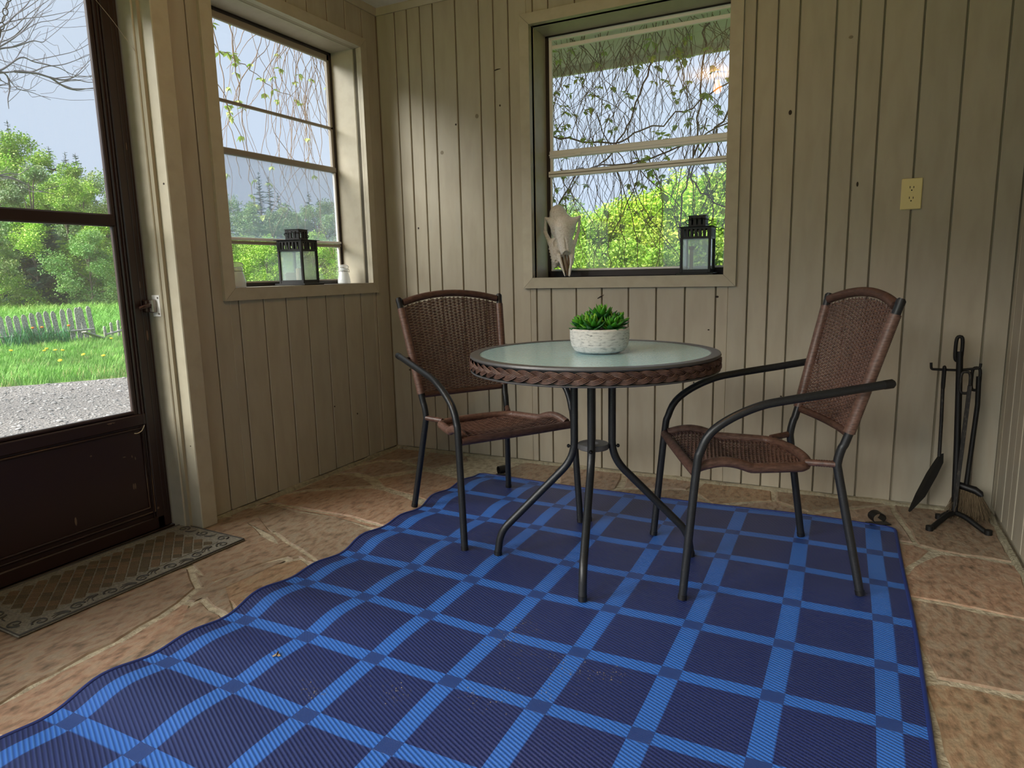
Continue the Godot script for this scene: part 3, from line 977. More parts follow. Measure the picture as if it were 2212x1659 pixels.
	obj("latch_handle", tube_mesh(lp, taper(lp.size(), 0.0105, 0.0055), 8), M.latch, l)
	var sp := structure("trim_5", "pale metal strike plate and keeper of the door latch", "trim")
	obj("strike_plate", box_mesh(Vector3(-0.085, 0.835, 1.3655), Vector3(-0.042, 0.915, 1.3685), 0.001), M.white_metal, sp)
	obj("keeper", box_mesh(Vector3(-0.080, 0.850, 1.368), Vector3(-0.058, 0.900, 1.3875), 0.004), M.steel, sp)
	for y in [0.845, 0.905]:
		obj("screw", tube_mesh([Vector3(-0.05, y, 1.368), Vector3(-0.05, y, 1.3705)], 0.0035, 8), M.steel, sp)

func taper(n: int, a: float, b: float) -> Array:
	var out := []
	for i in n:
		out.append(lerpf(a, b, float(i) / max(1, n - 1)))
	return out

# a tube wound with cane: closely ridged along its length
func wound(pts: Array, r: float, pitch := 0.0055, sides := 8, closed := false) -> SurfaceTool:
	var fine := []
	var step := pitch / 3.0
	var n := pts.size()
	var acc := 0.0
	var cnt := n if closed else n - 1
	for i in cnt:
		var a: Vector3 = pts[i]
		var b: Vector3 = pts[(i + 1) % n]
		var l := (b - a).length()
		while acc < l:
			fine.append(a.lerp(b, acc / l))
			acc += step
		acc -= l
	if not closed:
		fine.append(pts[n - 1])
	var rr := []
	for i in fine.size():
		rr.append(r + ([-0.0011, 0.0005, 0.0005][i % 3]))
	return tube_mesh(fine, rr, sides, true, closed)

# ---------------------------------------------------------------- rug
func rug_images() -> Array:
	# one repeat of the plaid, 0.2315 m by 0.2445 m
	var S := 1024
	var img := Image.create(S, S, false, Image.FORMAT_RGB8)
	var hgt := Image.create(S, S, false, Image.FORMAT_L8)
	var n := FastNoiseLite.new()
	n.seed = 9
	n.frequency = 0.02
	var navy := Color(0.07, 0.13, 0.345)
	var navy2 := Color(0.22, 0.29, 0.50)
	var sky := Color(0.13, 0.35, 0.69)
	var sky2 := Color(0.32, 0.53, 0.82)
	var slate := Color(0.13, 0.22, 0.44)
	for y in S:
		for x in S:
			var fx := float(x) / S
			var fy := float(y) / S
			var bandx := absf(fx - 0.5) < 0.108   # runs along z
			var bandz := absf(fy - 0.5) < 0.088   # runs along x
			# diagonal ribs, 11 across and 24 along each repeat
			var ph := fposmod(fy * 24.0 - fx * 11.0, 1.0)
			var rib := 0.5 + 0.5 * cos(TAU * ph)
			# fine stitches across each rib
			var stitch := 0.5 + 0.5 * cos(TAU * (fx * 72.0 + fy * 9.0 + floor(fy * 24.0 - fx * 11.0) * 0.5))
			var h := rib * 0.8 + stitch * 0.2
			var c: Color
			var lift := clampf(pow(rib, 1.6) * 0.8 + stitch * 0.35 * rib, 0.0, 1.0)
			if bandx and bandz:
				var chk := 0.5 + 0.5 * cos(TAU * (fx * 60.0)) * cos(TAU * (fy * 60.0))
				c = slate.lerp(sky, 0.45 * chk)
				h = 0.35 + 0.5 * chk
			elif bandx or bandz:
				c = sky.lerp(sky2, lift * 0.55)
				if bandx and (fx - 0.5) > 0.098 or bandz and (fy - 0.5) > 0.080:
					c = c.lerp(navy, 0.35)
			else:
				c = navy.lerp(navy2, lift * 0.62)
			img.set_pixel(x, y, c)
			hgt.set_pixel(x, y, Color(h, h, h))
	return [ImageTexture.create_from_image(img), ImageTexture.create_from_image(hgt)]

const RX0 := 0.705
const RX1 := 2.472
const RZ0 := 0.312
const RZ1 := 3.05
func rug_point(x: float, z: float) -> Vector3:
	# buckles along the left edge, dying out to the right
	var k := clampf((x - RX0) / 0.75, 0.0, 1.0)
	var a := pow(1.0 - k, 1.6)
	var wave := sin((z - 0.40) * TAU / 0.2445) * 0.55 + sin((z - 0.1) * TAU / 0.5 + 1.0) * 0.45
	var y := 0.0085 + a * (0.008 + 0.0085 * wave) + 0.0016 * sin(x * 9.0 + z * 3.0) + 0.0016 * sin(z * 11.0 - x * 4.0)
	var ex := a * 0.010 * wave + 0.004 * sin(z * 4.1)
	# soft corners
	var cx: float = min(x - RX0, RX1 - x)
	var cz: float = z - RZ0
	var px := x - ex
	var pz := z + 0.006 * sin(x * 5.0)
	if cx < 0.03 and cz < 0.03:
		var d := Vector2(0.03 - cx, 0.03 - cz)
		var l := d.length()
		if l > 0.03:
			var s := (1.0 - 0.03 / l)
			px += d.x * s * (1.0 if x - RX0 < 0.1 else -1.0)
			pz += d.y * s
	return Vector3(px, y, pz)

func build_rug() -> void:
	var t := thing("outdoor_rug", "blue plaid woven plastic rug under the bistro table", "rug")
	var im := rug_images()
	var m := StandardMaterial3D.new()
	m.albedo_texture = im[0]
	m.roughness = 0.36
	m.metallic_specular = 0.68
	m.heightmap_enabled = true
	m.heightmap_texture = im[1]
	m.heightmap_scale = 0.11
	var nx := 72
	var nz := 150
	var st := tool()
	var grid := []
	for j in nz + 1:
		for i in nx + 1:
			var x := lerpf(RX0, RX1, float(i) / nx)
			var z := lerpf(RZ0, RZ1, float(j) / nz)
			var p := rug_point(x, z)
			var e := 0.01
			var n := (rug_point(x, z + e) - rug_point(x, z - e)).cross(rug_point(x + e, z) - rug_point(x - e, z)).normalized()
			# bands are centred at x = 1.24 + k * 0.2315 and z = 2.055 - k * 0.2445
			grid.append([p, n, Vector2((x - 1.24) / 0.2315 + 0.5, (z - 2.055) / 0.2445 + 0.5)])
	for j in nz:
		for i in nx:
			var q := [grid[j * (nx + 1) + i], grid[j * (nx + 1) + i + 1], grid[(j + 1) * (nx + 1) + i + 1], grid[(j + 1) * (nx + 1) + i]]
			for k in [0, 1, 2, 0, 2, 3]:
				st.set_normal(q[k][1])
				st.set_uv(q[k][2])
				st.add_vertex(q[k][0])
	st.generate_tangents()
	obj("woven_field", st, m, t)
	var edge := []
	for j in 151:
		edge.append(rug_point(RX0, lerpf(RZ1, RZ0 + 0.0, j / 150.0)) + Vector3(0, -0.001, 0))
	for i in range(1, 61):
		edge.append(rug_point(lerpf(RX0, RX1, i / 60.0), RZ0) + Vector3(0, -0.001, 0))
	for j in range(1, 151):
		edge.append(rug_point(RX1, lerpf(RZ0, RZ1, j / 150.0)) + Vector3(0, -0.001, 0))
	var b := tool()
	tube(b, edge, 0.0058, 6, true, false, 0.8)
	obj("binding", b, plain(Color(0.09, 0.17, 0.42), 0.5), t)
	# loose dirt trodden into the weave
	var dx := []
	var dc := []
	rng.seed = 12
	var bits := tool()
	lathe(bits, [Vector2(0, -0.5), Vector2(0.8, -0.2), Vector2(0.7, 0.3), Vector2(0, 0.5)], 5)
	for c in [[1.52, 1.50, 0.03], [1.50, 1.585, 0.02], [1.66, 1.74, 0.04], [1.72, 1.64, 0.03], [1.38, 1.90, 0.03], [1.62, 1.62, 0.05], [1.81, 1.63, 0.02], [1.58, 1.83, 0.03], [1.20, 1.98, 0.02]]:
		for i in 45:
			var x: float = c[0] + rng.randfn() * c[2]
			var z: float = c[1] + rng.randfn() * c[2]
			var s := rng.randf_range(0.0007, 0.0022)
			dx.append(Transform3D(Basis.from_euler(Vector3(rng.randf() * 6, rng.randf() * 6, 0)).scaled(Vector3(s, s * 0.5, s)), rug_point(x, z) + Vector3(0, 0.0004, 0)))
			var v := rng.randf_range(0.10, 0.34)
			dc.append(Color(v, v * 0.85, v * 0.65))
	var dm := plain(Color(1, 1, 1), 0.95)
	dm.vertex_color_use_as_albedo = true
	var di := many("loose_dirt", bits.commit(), dm, self, dx, dc)
	di.set_meta("label", "pale crumbs of dirt scattered on the blue rug")
	di.set_meta("category", "dirt")
	di.set_meta("kind", "stuff")
	# straps at the far corners
	for s in [["black strap loop lying at the rug's far right corner", Vector3(2.405, 0.012, 0.292), 0.5], ["black strap loop behind the left wicker chair's rear leg", Vector3(0.815, 0.012, 0.275), -0.7]]:
		var sp := tool()
		var prev := []
		for i in 22:
			var an := lerpf(-0.6, 4.4, i / 21.0)
			var r := 0.018 + 0.004 * sin(an * 1.3)
			var c := Vector3(0, 0.018 + r * sin(an), r * cos(an) * 1.35)
			var row := [c + Vector3(-0.019, 0, 0), c + Vector3(0.019, 0.002, 0), c * 1.08 + Vector3(0.019, 0.0, 0), c * 1.08 + Vector3(-0.019, -0.002, 0)]
			if prev.size() > 0:
				for k in 4:
					var k2 := (k + 1) % 4
					var o: Vector3 = (prev[k] + prev[k2]) * 0.5 - (prev[0] + prev[1] + prev[2] + prev[3]) * 0.25
					quad(sp, prev[k], prev[k2], row[k2], row[k], o)
			prev = row
		bx(sp, Vector3(-0.019, -0.006, -0.03), Vector3(0.019, -0.003, 0.05), 0.001)
		var so := single("rug_strap", s[0], "strap", sp, M.black)
		so.position = s[1]
		so.rotation.y = s[2] + PI / 2

func build_moth() -> void:
	var t := thing("moth", "small brown moth resting on the blue rug", "moth", rug_point(1.009, 1.913) + Vector3(0, 0.002, 0), 0.5)
	for s in [-1, 1]:
		var st := tool()
		var a := [Vector3(0, 0.003, -0.005), Vector3(s * 0.011, 0.0015, 0.008), Vector3(s * 0.006, 0.0015, 0.012), Vector3(0, 0.003, 0.006)]
		quad(st, a[0], a[1], a[2], a[3], Vector3.UP)
		var b := []
		for p in a:
			b.append(p - Vector3(0, 0.0006, 0))
		quad(st, b[0], b[1], b[2], b[3], Vector3.DOWN)
		for i in 4:
			quad(st, a[i], a[(i + 1) % 4], b[(i + 1) % 4], b[i], a[i] - a[3])
		obj("wing", st, M.moth, t)
	obj("body", tube_mesh([Vector3(0, 0.003, -0.009), Vector3(0, 0.0035, -0.006), Vector3(0, 0.0035, 0.002), Vector3(0, 0.003, 0.009)], [0.0012, 0.0023, 0.002, 0.0008], 7), M.moth_dark, t)

# ---------------------------------------------------------------- door mat
func build_mat() -> void:
	var t := thing("door_mat", "dark rubber door mat with scroll border and lozenge centre", "mat", Vector3(0.098, 0.002, 1.742), -0.035)
	var hx := 0.183
	var hz := 0.384
	obj("base_sheet", box_mesh(Vector3(-hx, 0, -hz), Vector3(hx, 0.006, hz), 0.003), M.rubber, t)
	var rim := []
	for q in [[-1, -1], [1, -1], [1, 1], [-1, 1]]:
		rim.append(Vector3(q[0] * (hx - 0.004), 0.0062, q[1] * (hz - 0.004)))
	obj("raised_edge", tube_mesh(rim, 0.0035, 6, false, true), M.rubber_edge, t)
	var inner := []
	var bw := 0.068
	for q in [[-1, -1], [1, -1], [1, 1], [-1, 1]]:
		inner.append(Vector3(q[0] * (hx - bw * (0.55 if q[0] < 0 else 1.0)), 0.0062, q[1] * (hz - bw)))
	obj("inner_edge", tube_mesh(inner, 0.0022, 5, false, true), M.rubber, t)
	# scrolls of the border
	var scroll := func(c: Vector3, r: float, turn: float, hand: float) -> Array:
		var pts := []
		for i in 22:
			var f := i / 21.0
			var an := turn + hand * f * TAU * 1.35
			pts.append(c + Vector3(cos(an), 0, sin(an)) * r * (1.0 - 0.78 * f))
		return pts
	var leaf := func(a: Vector3, b: Vector3) -> Array:
		var side := (b - a).cross(Vector3.UP) * 0.22
		return curve([a, a.lerp(b, 0.5) + side, b], 0.006)
	var mx := hx - bw * 0.5
	for i in 7:
		var z := lerpf(-hz + 0.075, hz - 0.075, i / 6.0)
		var h := 1.0 if i % 2 == 0 else -1.0
		obj("scroll", tube_mesh(scroll.call(Vector3(mx, 0.0065, z), 0.022, PI * 0.5 * h, h), taper(22, 0.0036, 0.0016), 5), M.rubber_edge, t)
		if i < 6:
			var a := Vector3(mx - 0.018 * h, 0.0065, z + 0.032)
			for q in [[0.018 * h, 0.042], [0.030 * h, 0.030], [0.004 * h, 0.046]]:
				var lp: Array = leaf.call(a, a + Vector3(q[0], 0, q[1]))
				obj("leaf_scroll", tube_mesh(lp, taper(lp.size(), 0.0036, 0.0012), 5), M.rubber_edge, t)
	for e in [-1.0, 1.0]:
		for i in 3:
			var x := lerpf(-hx + 0.06, hx - 0.085, i / 2.0)
			obj("scroll", tube_mesh(scroll.call(Vector3(x, 0.0065, e * (hz - bw * 0.5)), 0.023, PI * (0.0 if i % 2 == 0 else 1.0), e), taper(22, 0.0036, 0.0016), 5), M.rubber_edge, t)
			if i < 2:
				var a := Vector3(x + 0.03, 0.0065, e * (hz - bw * 0.72))
				for q in [[0.035, 0.02], [0.026, 0.034]]:
					var lp: Array = leaf.call(a, a + Vector3(q[0], 0, q[1] * e))
					obj("leaf_scroll", tube_mesh(lp, taper(lp.size(), 0.0034, 0.0012), 5), M.rubber_edge, t)
	# lozenges of the centre
	var lz := tool()
	var px := 0.0255
	var pz := 0.020
	var top := []
	var low := []
	for q in [Vector3(-px, 0, 0), Vector3(0, 0, -pz), Vector3(px, 0, 0), Vector3(0, 0, pz)]:
		low.append(q * 0.93)
		top.append(q * 0.80 + Vector3(0, 0.0028, 0))
	quad(lz, top[0], top[1], top[2], top[3], Vector3.UP)
	for k in 4:
		quad(lz, low[k], low[(k + 1) % 4], top[(k + 1) % 4], top[k], low[k] + low[(k + 1) % 4])
	var lm := lz.commit()
	rng.seed = 4
	var x0 := -hx + bw * 0.55 + px * 0.9
	var x1 := hx - bw - px * 0.9
	var rows := 9
	for r in rows:
		var x := lerpf(x0, x1, r / float(rows - 1))
		var odd := r % 2
		var n := 15 - odd
		for c in n:
			var z := (c - (n - 1) * 0.5) * pz * 2.08
			put("lozenge", lm, M.mat_fibre[rng.randi() % 3], t, Transform3D(Basis(), Vector3(x, 0.0058, z)))

# ---------------------------------------------------------------- bistro table
func build_table() -> void:
	var t := thing("bistro_table", "round glass-topped bistro table with braided wicker rim", "table", Vector3(1.537, 0.012, 0.9975))
	var H := 0.7005
	var R := 0.399
	obj("glass_top", lathe_mesh([Vector2(0, H - 0.0075), Vector2(R - 0.028, H - 0.0075), Vector2(R - 0.027, H - 0.0025), Vector2(0, H - 0.0025)], 72), M.table_glass, t)
	obj("top_rim", lathe_mesh([Vector2(R - 0.032, H - 0.009), Vector2(R - 0.003, H - 0.010), Vector2(R, H - 0.006), Vector2(R - 0.002, H - 0.0005), Vector2(R - 0.006, H), Vector2(R - 0.030, H), Vector2(R - 0.032, H - 0.002), Vector2(R - 0.032, H - 0.009)], 96), M.rim_metal, t)
	obj("apron_band", lathe_mesh([Vector2(R - 0.012, H - 0.050), Vector2(R - 0.009, H - 0.050), Vector2(R - 0.009, H - 0.008), Vector2(R - 0.012, H - 0.008), Vector2(R - 0.012, H - 0.050)], 96), M.tubing, t)
	obj("lower_rim", lathe_mesh([Vector2(R - 0.03, H - 0.054), Vector2(R - 0.003, H - 0.054), Vector2(R - 0.001, H - 0.0515), Vector2(R - 0.003, H - 0.049), Vector2(R - 0.03, H - 0.049), Vector2(R - 0.03, H - 0.054)], 96), M.rim_metal, t)
	# plaited cane round the rim: three ribbons of four canes
	var cyc := 19.0
	var N := 418
	for s in 3:
		var st := tool()
		for w in 4:
			var off := (w - 1.5) * 0.0036
			var pts := []
			for i in N:
				var th := TAU * i / N
				var ph := th * cyc + s * TAU / 3.0
				var slope := cos(ph)
				var y := H - 0.0295 + 0.0112 * sin(ph) + off * (0.55 + 0.45 * absf(sin(ph)))
				var r := R - 0.005 + 0.0042 * sin(2.0 * ph) + 0.001
				var sh := -off * slope * 1.1 / R
				pts.append(Vector3(cos(th + sh) * r, y, sin(th + sh) * r))
			tube(st, pts, 0.0021, 4, false, true)
		obj("braid_strand", st, M.cane if s != 1 else M.cane_dark, t)
	# legs
	var az := [76.0, 157.0, 247.0, 337.0]
	for a in az:
		var an := deg_to_rad(a)
		var d := Vector3(cos(an), 0, sin(an))
		var prof := [Vector3(0, H - 0.05, 0) + d * 0.062, Vector3(0, 0.345, 0) + d * 0.062, Vector3(0, 0.085, 0) + d * 0.315, d * 0.327 + Vector3(0, 0.004, 0)]
		obj("leg", tube_mesh(bent(prof, 0.06, 8), 0.0128, 12), M.tubing, t)
		obj("foot_cap", tube_mesh([d * 0.3262 + Vector3(0, 0.0, 0), d * 0.3262 + Vector3(0, 0.016, 0)], 0.0138, 12), M.cap, t)
		obj("bracket", box_mesh(Vector3(-0.014, 0, -0.014) + Vector3(0, H - 0.06, 0) + d * 0.065, Vector3(0.014, 0.012, 0.014) + Vector3(0, H - 0.06, 0) + d * 0.065, 0.002), M.tubing, t)
		for y in [H - 0.066, 0.385]:
			obj("bolt", tube_mesh([Vector3(0, y, 0) + d * 0.05, Vector3(0, y, 0) + d * 0.078, Vector3(0, y, 0) + d * 0.0781, Vector3(0, y, 0) + d * 0.084, Vector3(0, y, 0) + d * 0.087], [0.003, 0.003, 0.0062, 0.0062, 0.003], 8), M.black_iron, t)
		# arm under the glass
		obj("support_arm", tube_mesh([Vector3(0, H - 0.045, 0) + d * 0.055, Vector3(0, H - 0.045, 0) + d * (R - 0.014)], 0.007, 6), M.tubing, t)
	for y in [H - 0.066, 0.385]:
		obj("ring_plate", lathe_mesh([Vector2(0.018, y - 0.009), Vector2(0.05, y - 0.009), Vector2(0.052, y - 0.007), Vector2(0.052, y + 0.007), Vector2(0.05, y + 0.009), Vector2(0.018, y + 0.009), Vector2(0.018, y - 0.009)], 36), M.rim_metal, t)

# ---------------------------------------------------------------- wicker chair
func back_point(u: float, v: float) -> Vector3:
	var a := Vector3(0.193, 0.487, -0.224)
	var b := Vector3(0.2265, 0.822, -0.312)
	var p := a.lerp(b, v)
	var bow := 0.024 * (1.0 - u * u)
	var arch := 0.034 * (1.0 - u * u) * v * v
	return Vector3(p.x * u, p.y + arch - 0.004 * (1 - u * u) * (1 - v), p.z - bow * 0.95)

func seat_rim_x(z: float) -> float:
	# half width of the seat at depth z
	var k := clampf((0.222 - z) / (0.222 + 0.155), 0.0, 1.0)
	if k > 0.82:
		var f := (k - 0.82) / 0.18
		return lerpf(0.166, 0.0, pow(f, 2.2)) if f < 1.0 else 0.0
	return 0.215 - 0.049 * pow(k / 0.82, 1.5)

func seat_rim_y(z: float) -> float:
	var k := clampf((0.222 - z) / (0.222 + 0.155), 0.0, 1.0)
	return 0.388 + 0.020 * sin(clampf(k / 0.45, 0.0, 1.0) * PI) * (1.0 if k < 0.225 else 1.0) - 0.018 * k

func build_chair() -> Node3D:
	var t := thing("wicker_chair", "brown wicker armchair left of the table, back to the corner", "chair", Vector3.ZERO, 0.0, "wicker bistro chairs")
	for s in [-1.0, 1.0]:
		var arm := [Vector3(0.248 * s, 0.004, 0.257), Vector3(0.242 * s, 0.38, 0.224), Vector3(0.241 * s, 0.445, 0.212), Vector3(0.243 * s, 0.498, 0.186), Vector3(0.247 * s, 0.541, 0.13), Vector3(0.250 * s, 0.576, 0.05), Vector3(0.252 * s, 0.592, -0.03), Vector3(0.252 * s, 0.613, -0.17), Vector3(0.252 * s, 0.633, -0.30)]
		var pa := curve(arm, 0.02, 0.5)
		var o := obj("arm_leg", tube_mesh(pa, 0.0124, 12), M.tubing, t)
		obj("end_cap", tube_mesh([arm[8] + Vector3(0, -0.003, 0.018), arm[8] + Vector3(0, 0.0, -0.004), arm[8] + Vector3(0, 0.0012, -0.010)], [0.0132, 0.0132, 0.008], 12), M.cap, o)
		obj("foot_cap", tube_mesh([Vector3(0.2482 * s, 0.0, 0.2575), Vector3(0.2479 * s, 0.014, 0.256)], 0.0135, 12), M.cap, o)
		var post := [Vector3(0.226 * s, 0.004, -0.266), Vector3(0.190 * s, 0.345, -0.203), Vector3(0.186 * s, 0.392, -0.197), Vector3(0.188 * s, 0.435, -0.206), Vector3(0.193 * s, 0.48, -0.222), Vector3(0.231 * s, 0.857, -0.322)]
		var pp := curve(post, 0.02, 0.42)
		o = obj("rear_post", tube_mesh(pp, 0.0124, 12), M.tubing, t)
		obj("end_cap", tube_mesh([Vector3(0.2302 * s, 0.847, -0.3195), Vector3(0.231 * s, 0.859, -0.3225), Vector3(0.2316 * s, 0.865, -0.3245)], [0.0132, 0.0132, 0.008], 12), M.cap, o)
		obj("foot_cap", tube_mesh([Vector3(0.2263 * s, 0.0, -0.2667), Vector3(0.225 * s, 0.014, -0.264)], 0.0135, 12), M.cap, o)
		obj("post_winding", wound([back_point(s * 0.995, -0.02) + Vector3(0, 0, 0.0), back_point(s * 0.995, 0.33), back_point(s * 0.995, 0.66), back_point(s * 0.995, 1.0)], 0.0165, 0.0050), M.cane, t)
		obj("arm_bolt", tube_mesh([Vector3(0.205 * s, 0.624, -0.262), Vector3(0.252 * s, 0.625, -0.250)], 0.005, 8), M.black_iron, t)
		# stub from the seat to the rear post
		obj("seat_stub", wound([Vector3(0.150 * s, 0.383, -0.118), Vector3(0.186 * s, 0.386, -0.192)], 0.0105, 0.007), M.cane_dark, t)
	# backrest
	var br := Node3D.new(); br.name = "backrest"; t.add_child(br)
	var top := []
	for i in 25:
		var u := lerpf(-0.95, 0.95, i / 24.0)
		top.append(back_point(u, 1.0) + Vector3(0, 0.020, -0.003))
	obj("top_rail", wound(top, 0.0142, 0.0062), M.cane_dark, br)
	var bot := []
	for i in 21:
		bot.append(back_point(lerpf(-0.93, 0.93, i / 20.0), 0.0) + Vector3(0, -0.012, 0.0))
	obj("lower_rail", wound(bot, 0.0118, 0.0062), M.cane_dark, br)
	var stakes := 21
	var st := tool()
	for i in stakes:
		var u := lerpf(-0.86, 0.86, i / float(stakes - 1))
		for w in [-0.0024, 0.0024]:
			var pts := []
			for j in 9:
				pts.append(back_point(u, j / 8.0) + Vector3(w, 0.004 * (j / 8.0), 0))
			tube(st, pts, 0.0019, 4, false)
	var so := obj("stakes", st, M.cane_dark, br)
	so.set_meta("kind", "stuff")
	st = tool()
	var rows := 64
	for r in rows:
		var v := (r + 0.5) / rows
		var pts := []
		var n := (stakes - 1) * 2
		for i in n + 5:
			var u := lerpf(-0.86, 0.86, (i - 2) / float(n))
			var side := 1.0 if r % 2 == 0 else -1.0
			var off := 0.0034 * side * cos(PI * (i - 2) / 2.0)
			if i < 2 or i > n + 2:
				off = 0.0
			u = clampf(u, -0.97, 0.97)
			if i == 0: u = -0.97
			if i == n + 4: u = 0.97
			pts.append(back_point(u, v) + Vector3(0, 0, 1).rotated(Vector3.RIGHT, 0.25) * off)
		tube(st, pts, 0.00225, 4, false)
	so = obj("back_weave", st, M.cane, br)
	so.set_meta("kind", "stuff")
	# seat
	var seat := Node3D.new(); seat.name = "seat"; t.add_child(seat)
	obj("front_rail", wound([Vector3(-0.232, 0.381, 0.224), Vector3(-0.08, 0.381, 0.226), Vector3(0.08, 0.381, 0.226), Vector3(0.232, 0.381, 0.224)], 0.0142, 0.0062, 10), M.cane_dark, seat)
	var rim := []
	var zs := []
	for i in 16:
		zs.append(lerpf(0.216, -0.087, i / 15.0))
	for z in zs:
		rim.append(Vector3(-seat_rim_x(z), seat_rim_y(z), z))
	for i in range(1, 12):
		var an := PI * i / 12.0
		rim.append(Vector3(-cos(an) * 0.166, seat_rim_y(-0.087 - 0.068 * sin(an)), -0.087 - 0.068 * sin(an)))
	for k in range(zs.size() - 1, -1, -1):
		rim.append(Vector3(seat_rim_x(zs[k]), seat_rim_y(zs[k]), zs[k]))
	obj("side_rail", wound(curve(rim, 0.012), 0.0150, 0.0052, 10), M.cane, seat)
	var inset := 0.006
	var sp := func(u: float, z: float) -> Vector3:
		var hw: float
		if z > -0.087:
			hw = seat_rim_x(z)
		else:
			hw = 0.166 * sqrt(max(0.0, 1.0 - pow((z + 0.087) / 0.068, 2.0)))
		hw = max(hw - inset, 0.0)
		var fb := 1.0 - pow(clampf((z - 0.04) / 0.19, -1.0, 1.0), 2.0)
		return Vector3(hw * u, seat_rim_y(z) - 0.004 - 0.022 * (1.0 - pow(absf(u), 2.5)) * (0.35 + 0.65 * fb), z)
	st = tool()
	rows = 58
	var ns := 15
	for r in rows:
		var z := lerpf(0.214, -0.140, (r + 0.5) / rows)
		var pts := []
		var n := (ns + 1) * 2
		for i in n + 1:
			var side := 1.0 if r % 2 == 0 else -1.0
			var off := 0.003 * side * cos(PI * i / 2.0)
			if i == 0 or i == n:
				off = 0.0
			var p: Vector3 = sp.call(lerpf(-1.0, 1.0, i / float(n)), z)
			pts.append(p + Vector3(0, off, 0))
		tube(st, pts, 0.0025, 4, false)
	so = obj("seat_weave", st, M.cane, seat)
	so.set_meta("kind", "stuff")
	st = tool()
	for i in ns:
		var u := lerpf(-1.0, 1.0, (i + 1) / float(ns + 1))
		for w in [-0.0023, 0.0023]:
			var pts := []
			for j in 15:
				var p: Vector3 = sp.call(u, lerpf(0.222, -0.146, j / 14.0))
				pts.append(p + Vector3(w, 0, 0))
			tube(st, pts, 0.0019, 4, false)
	so = obj("seat_stakes", st, M.cane_dark, seat)
	so.set_meta("kind", "stuff")
	return t

func build_chairs() -> void:
	var c := build_chair()
	c.position = Vector3(1.035, 0.0135, 0.788)
	c.rotation.y = 0.982
	var d: Node3D = c.duplicate()
	d.name = numbered("wicker_chair")
	add_child(d)
	d.position = Vector3(2.011, 0.0115, 0.853)
	d.rotation.y = -1.146
	d.set_meta("label", "brown wicker armchair right of the table, nearest the fire tools")
	d.set_meta("group", "wicker bistro chairs")

# ---------------------------------------------------------------- potted succulent
func leaf_mesh(l: float, w: float, th: float) -> ArrayMesh:
	# fleshy pointed leaf along +z, curving up
	var st := tool()
	var secs := [[0.0, 0.35], [0.25, 0.8], [0.55, 1.0], [0.8, 0.68], [1.0, 0.02]]
	var rings := []
	for s in secs:
		var z: float = s[0] * l
		var y: float = 0.28 * l * s[0] * s[0]
		var r: float = s[1]
		var ring := []
		for k in 6:
			var an := TAU * k / 6.0
			var yy := sin(an) * th * r
			if yy > 0: yy *= 0.35
			ring.append(Vector3(cos(an) * w * r, y + yy, z))
		rings.append(ring)
	for i in rings.size() - 1:
		for k in 6:
			var k2 := (k + 1) % 6
			var c: Vector3 = (rings[i][0] + rings[i][3]) * 0.5
			var out: Vector3 = (rings[i][k] + rings[i][k2]) * 0.5 - c
			quad(st, rings[i][k], rings[i][k2], rings[i + 1][k2], rings[i + 1][k], out + Vector3(0, 0.0001, 0))
	st.index()
	st.generate_normals()
	return st.commit()

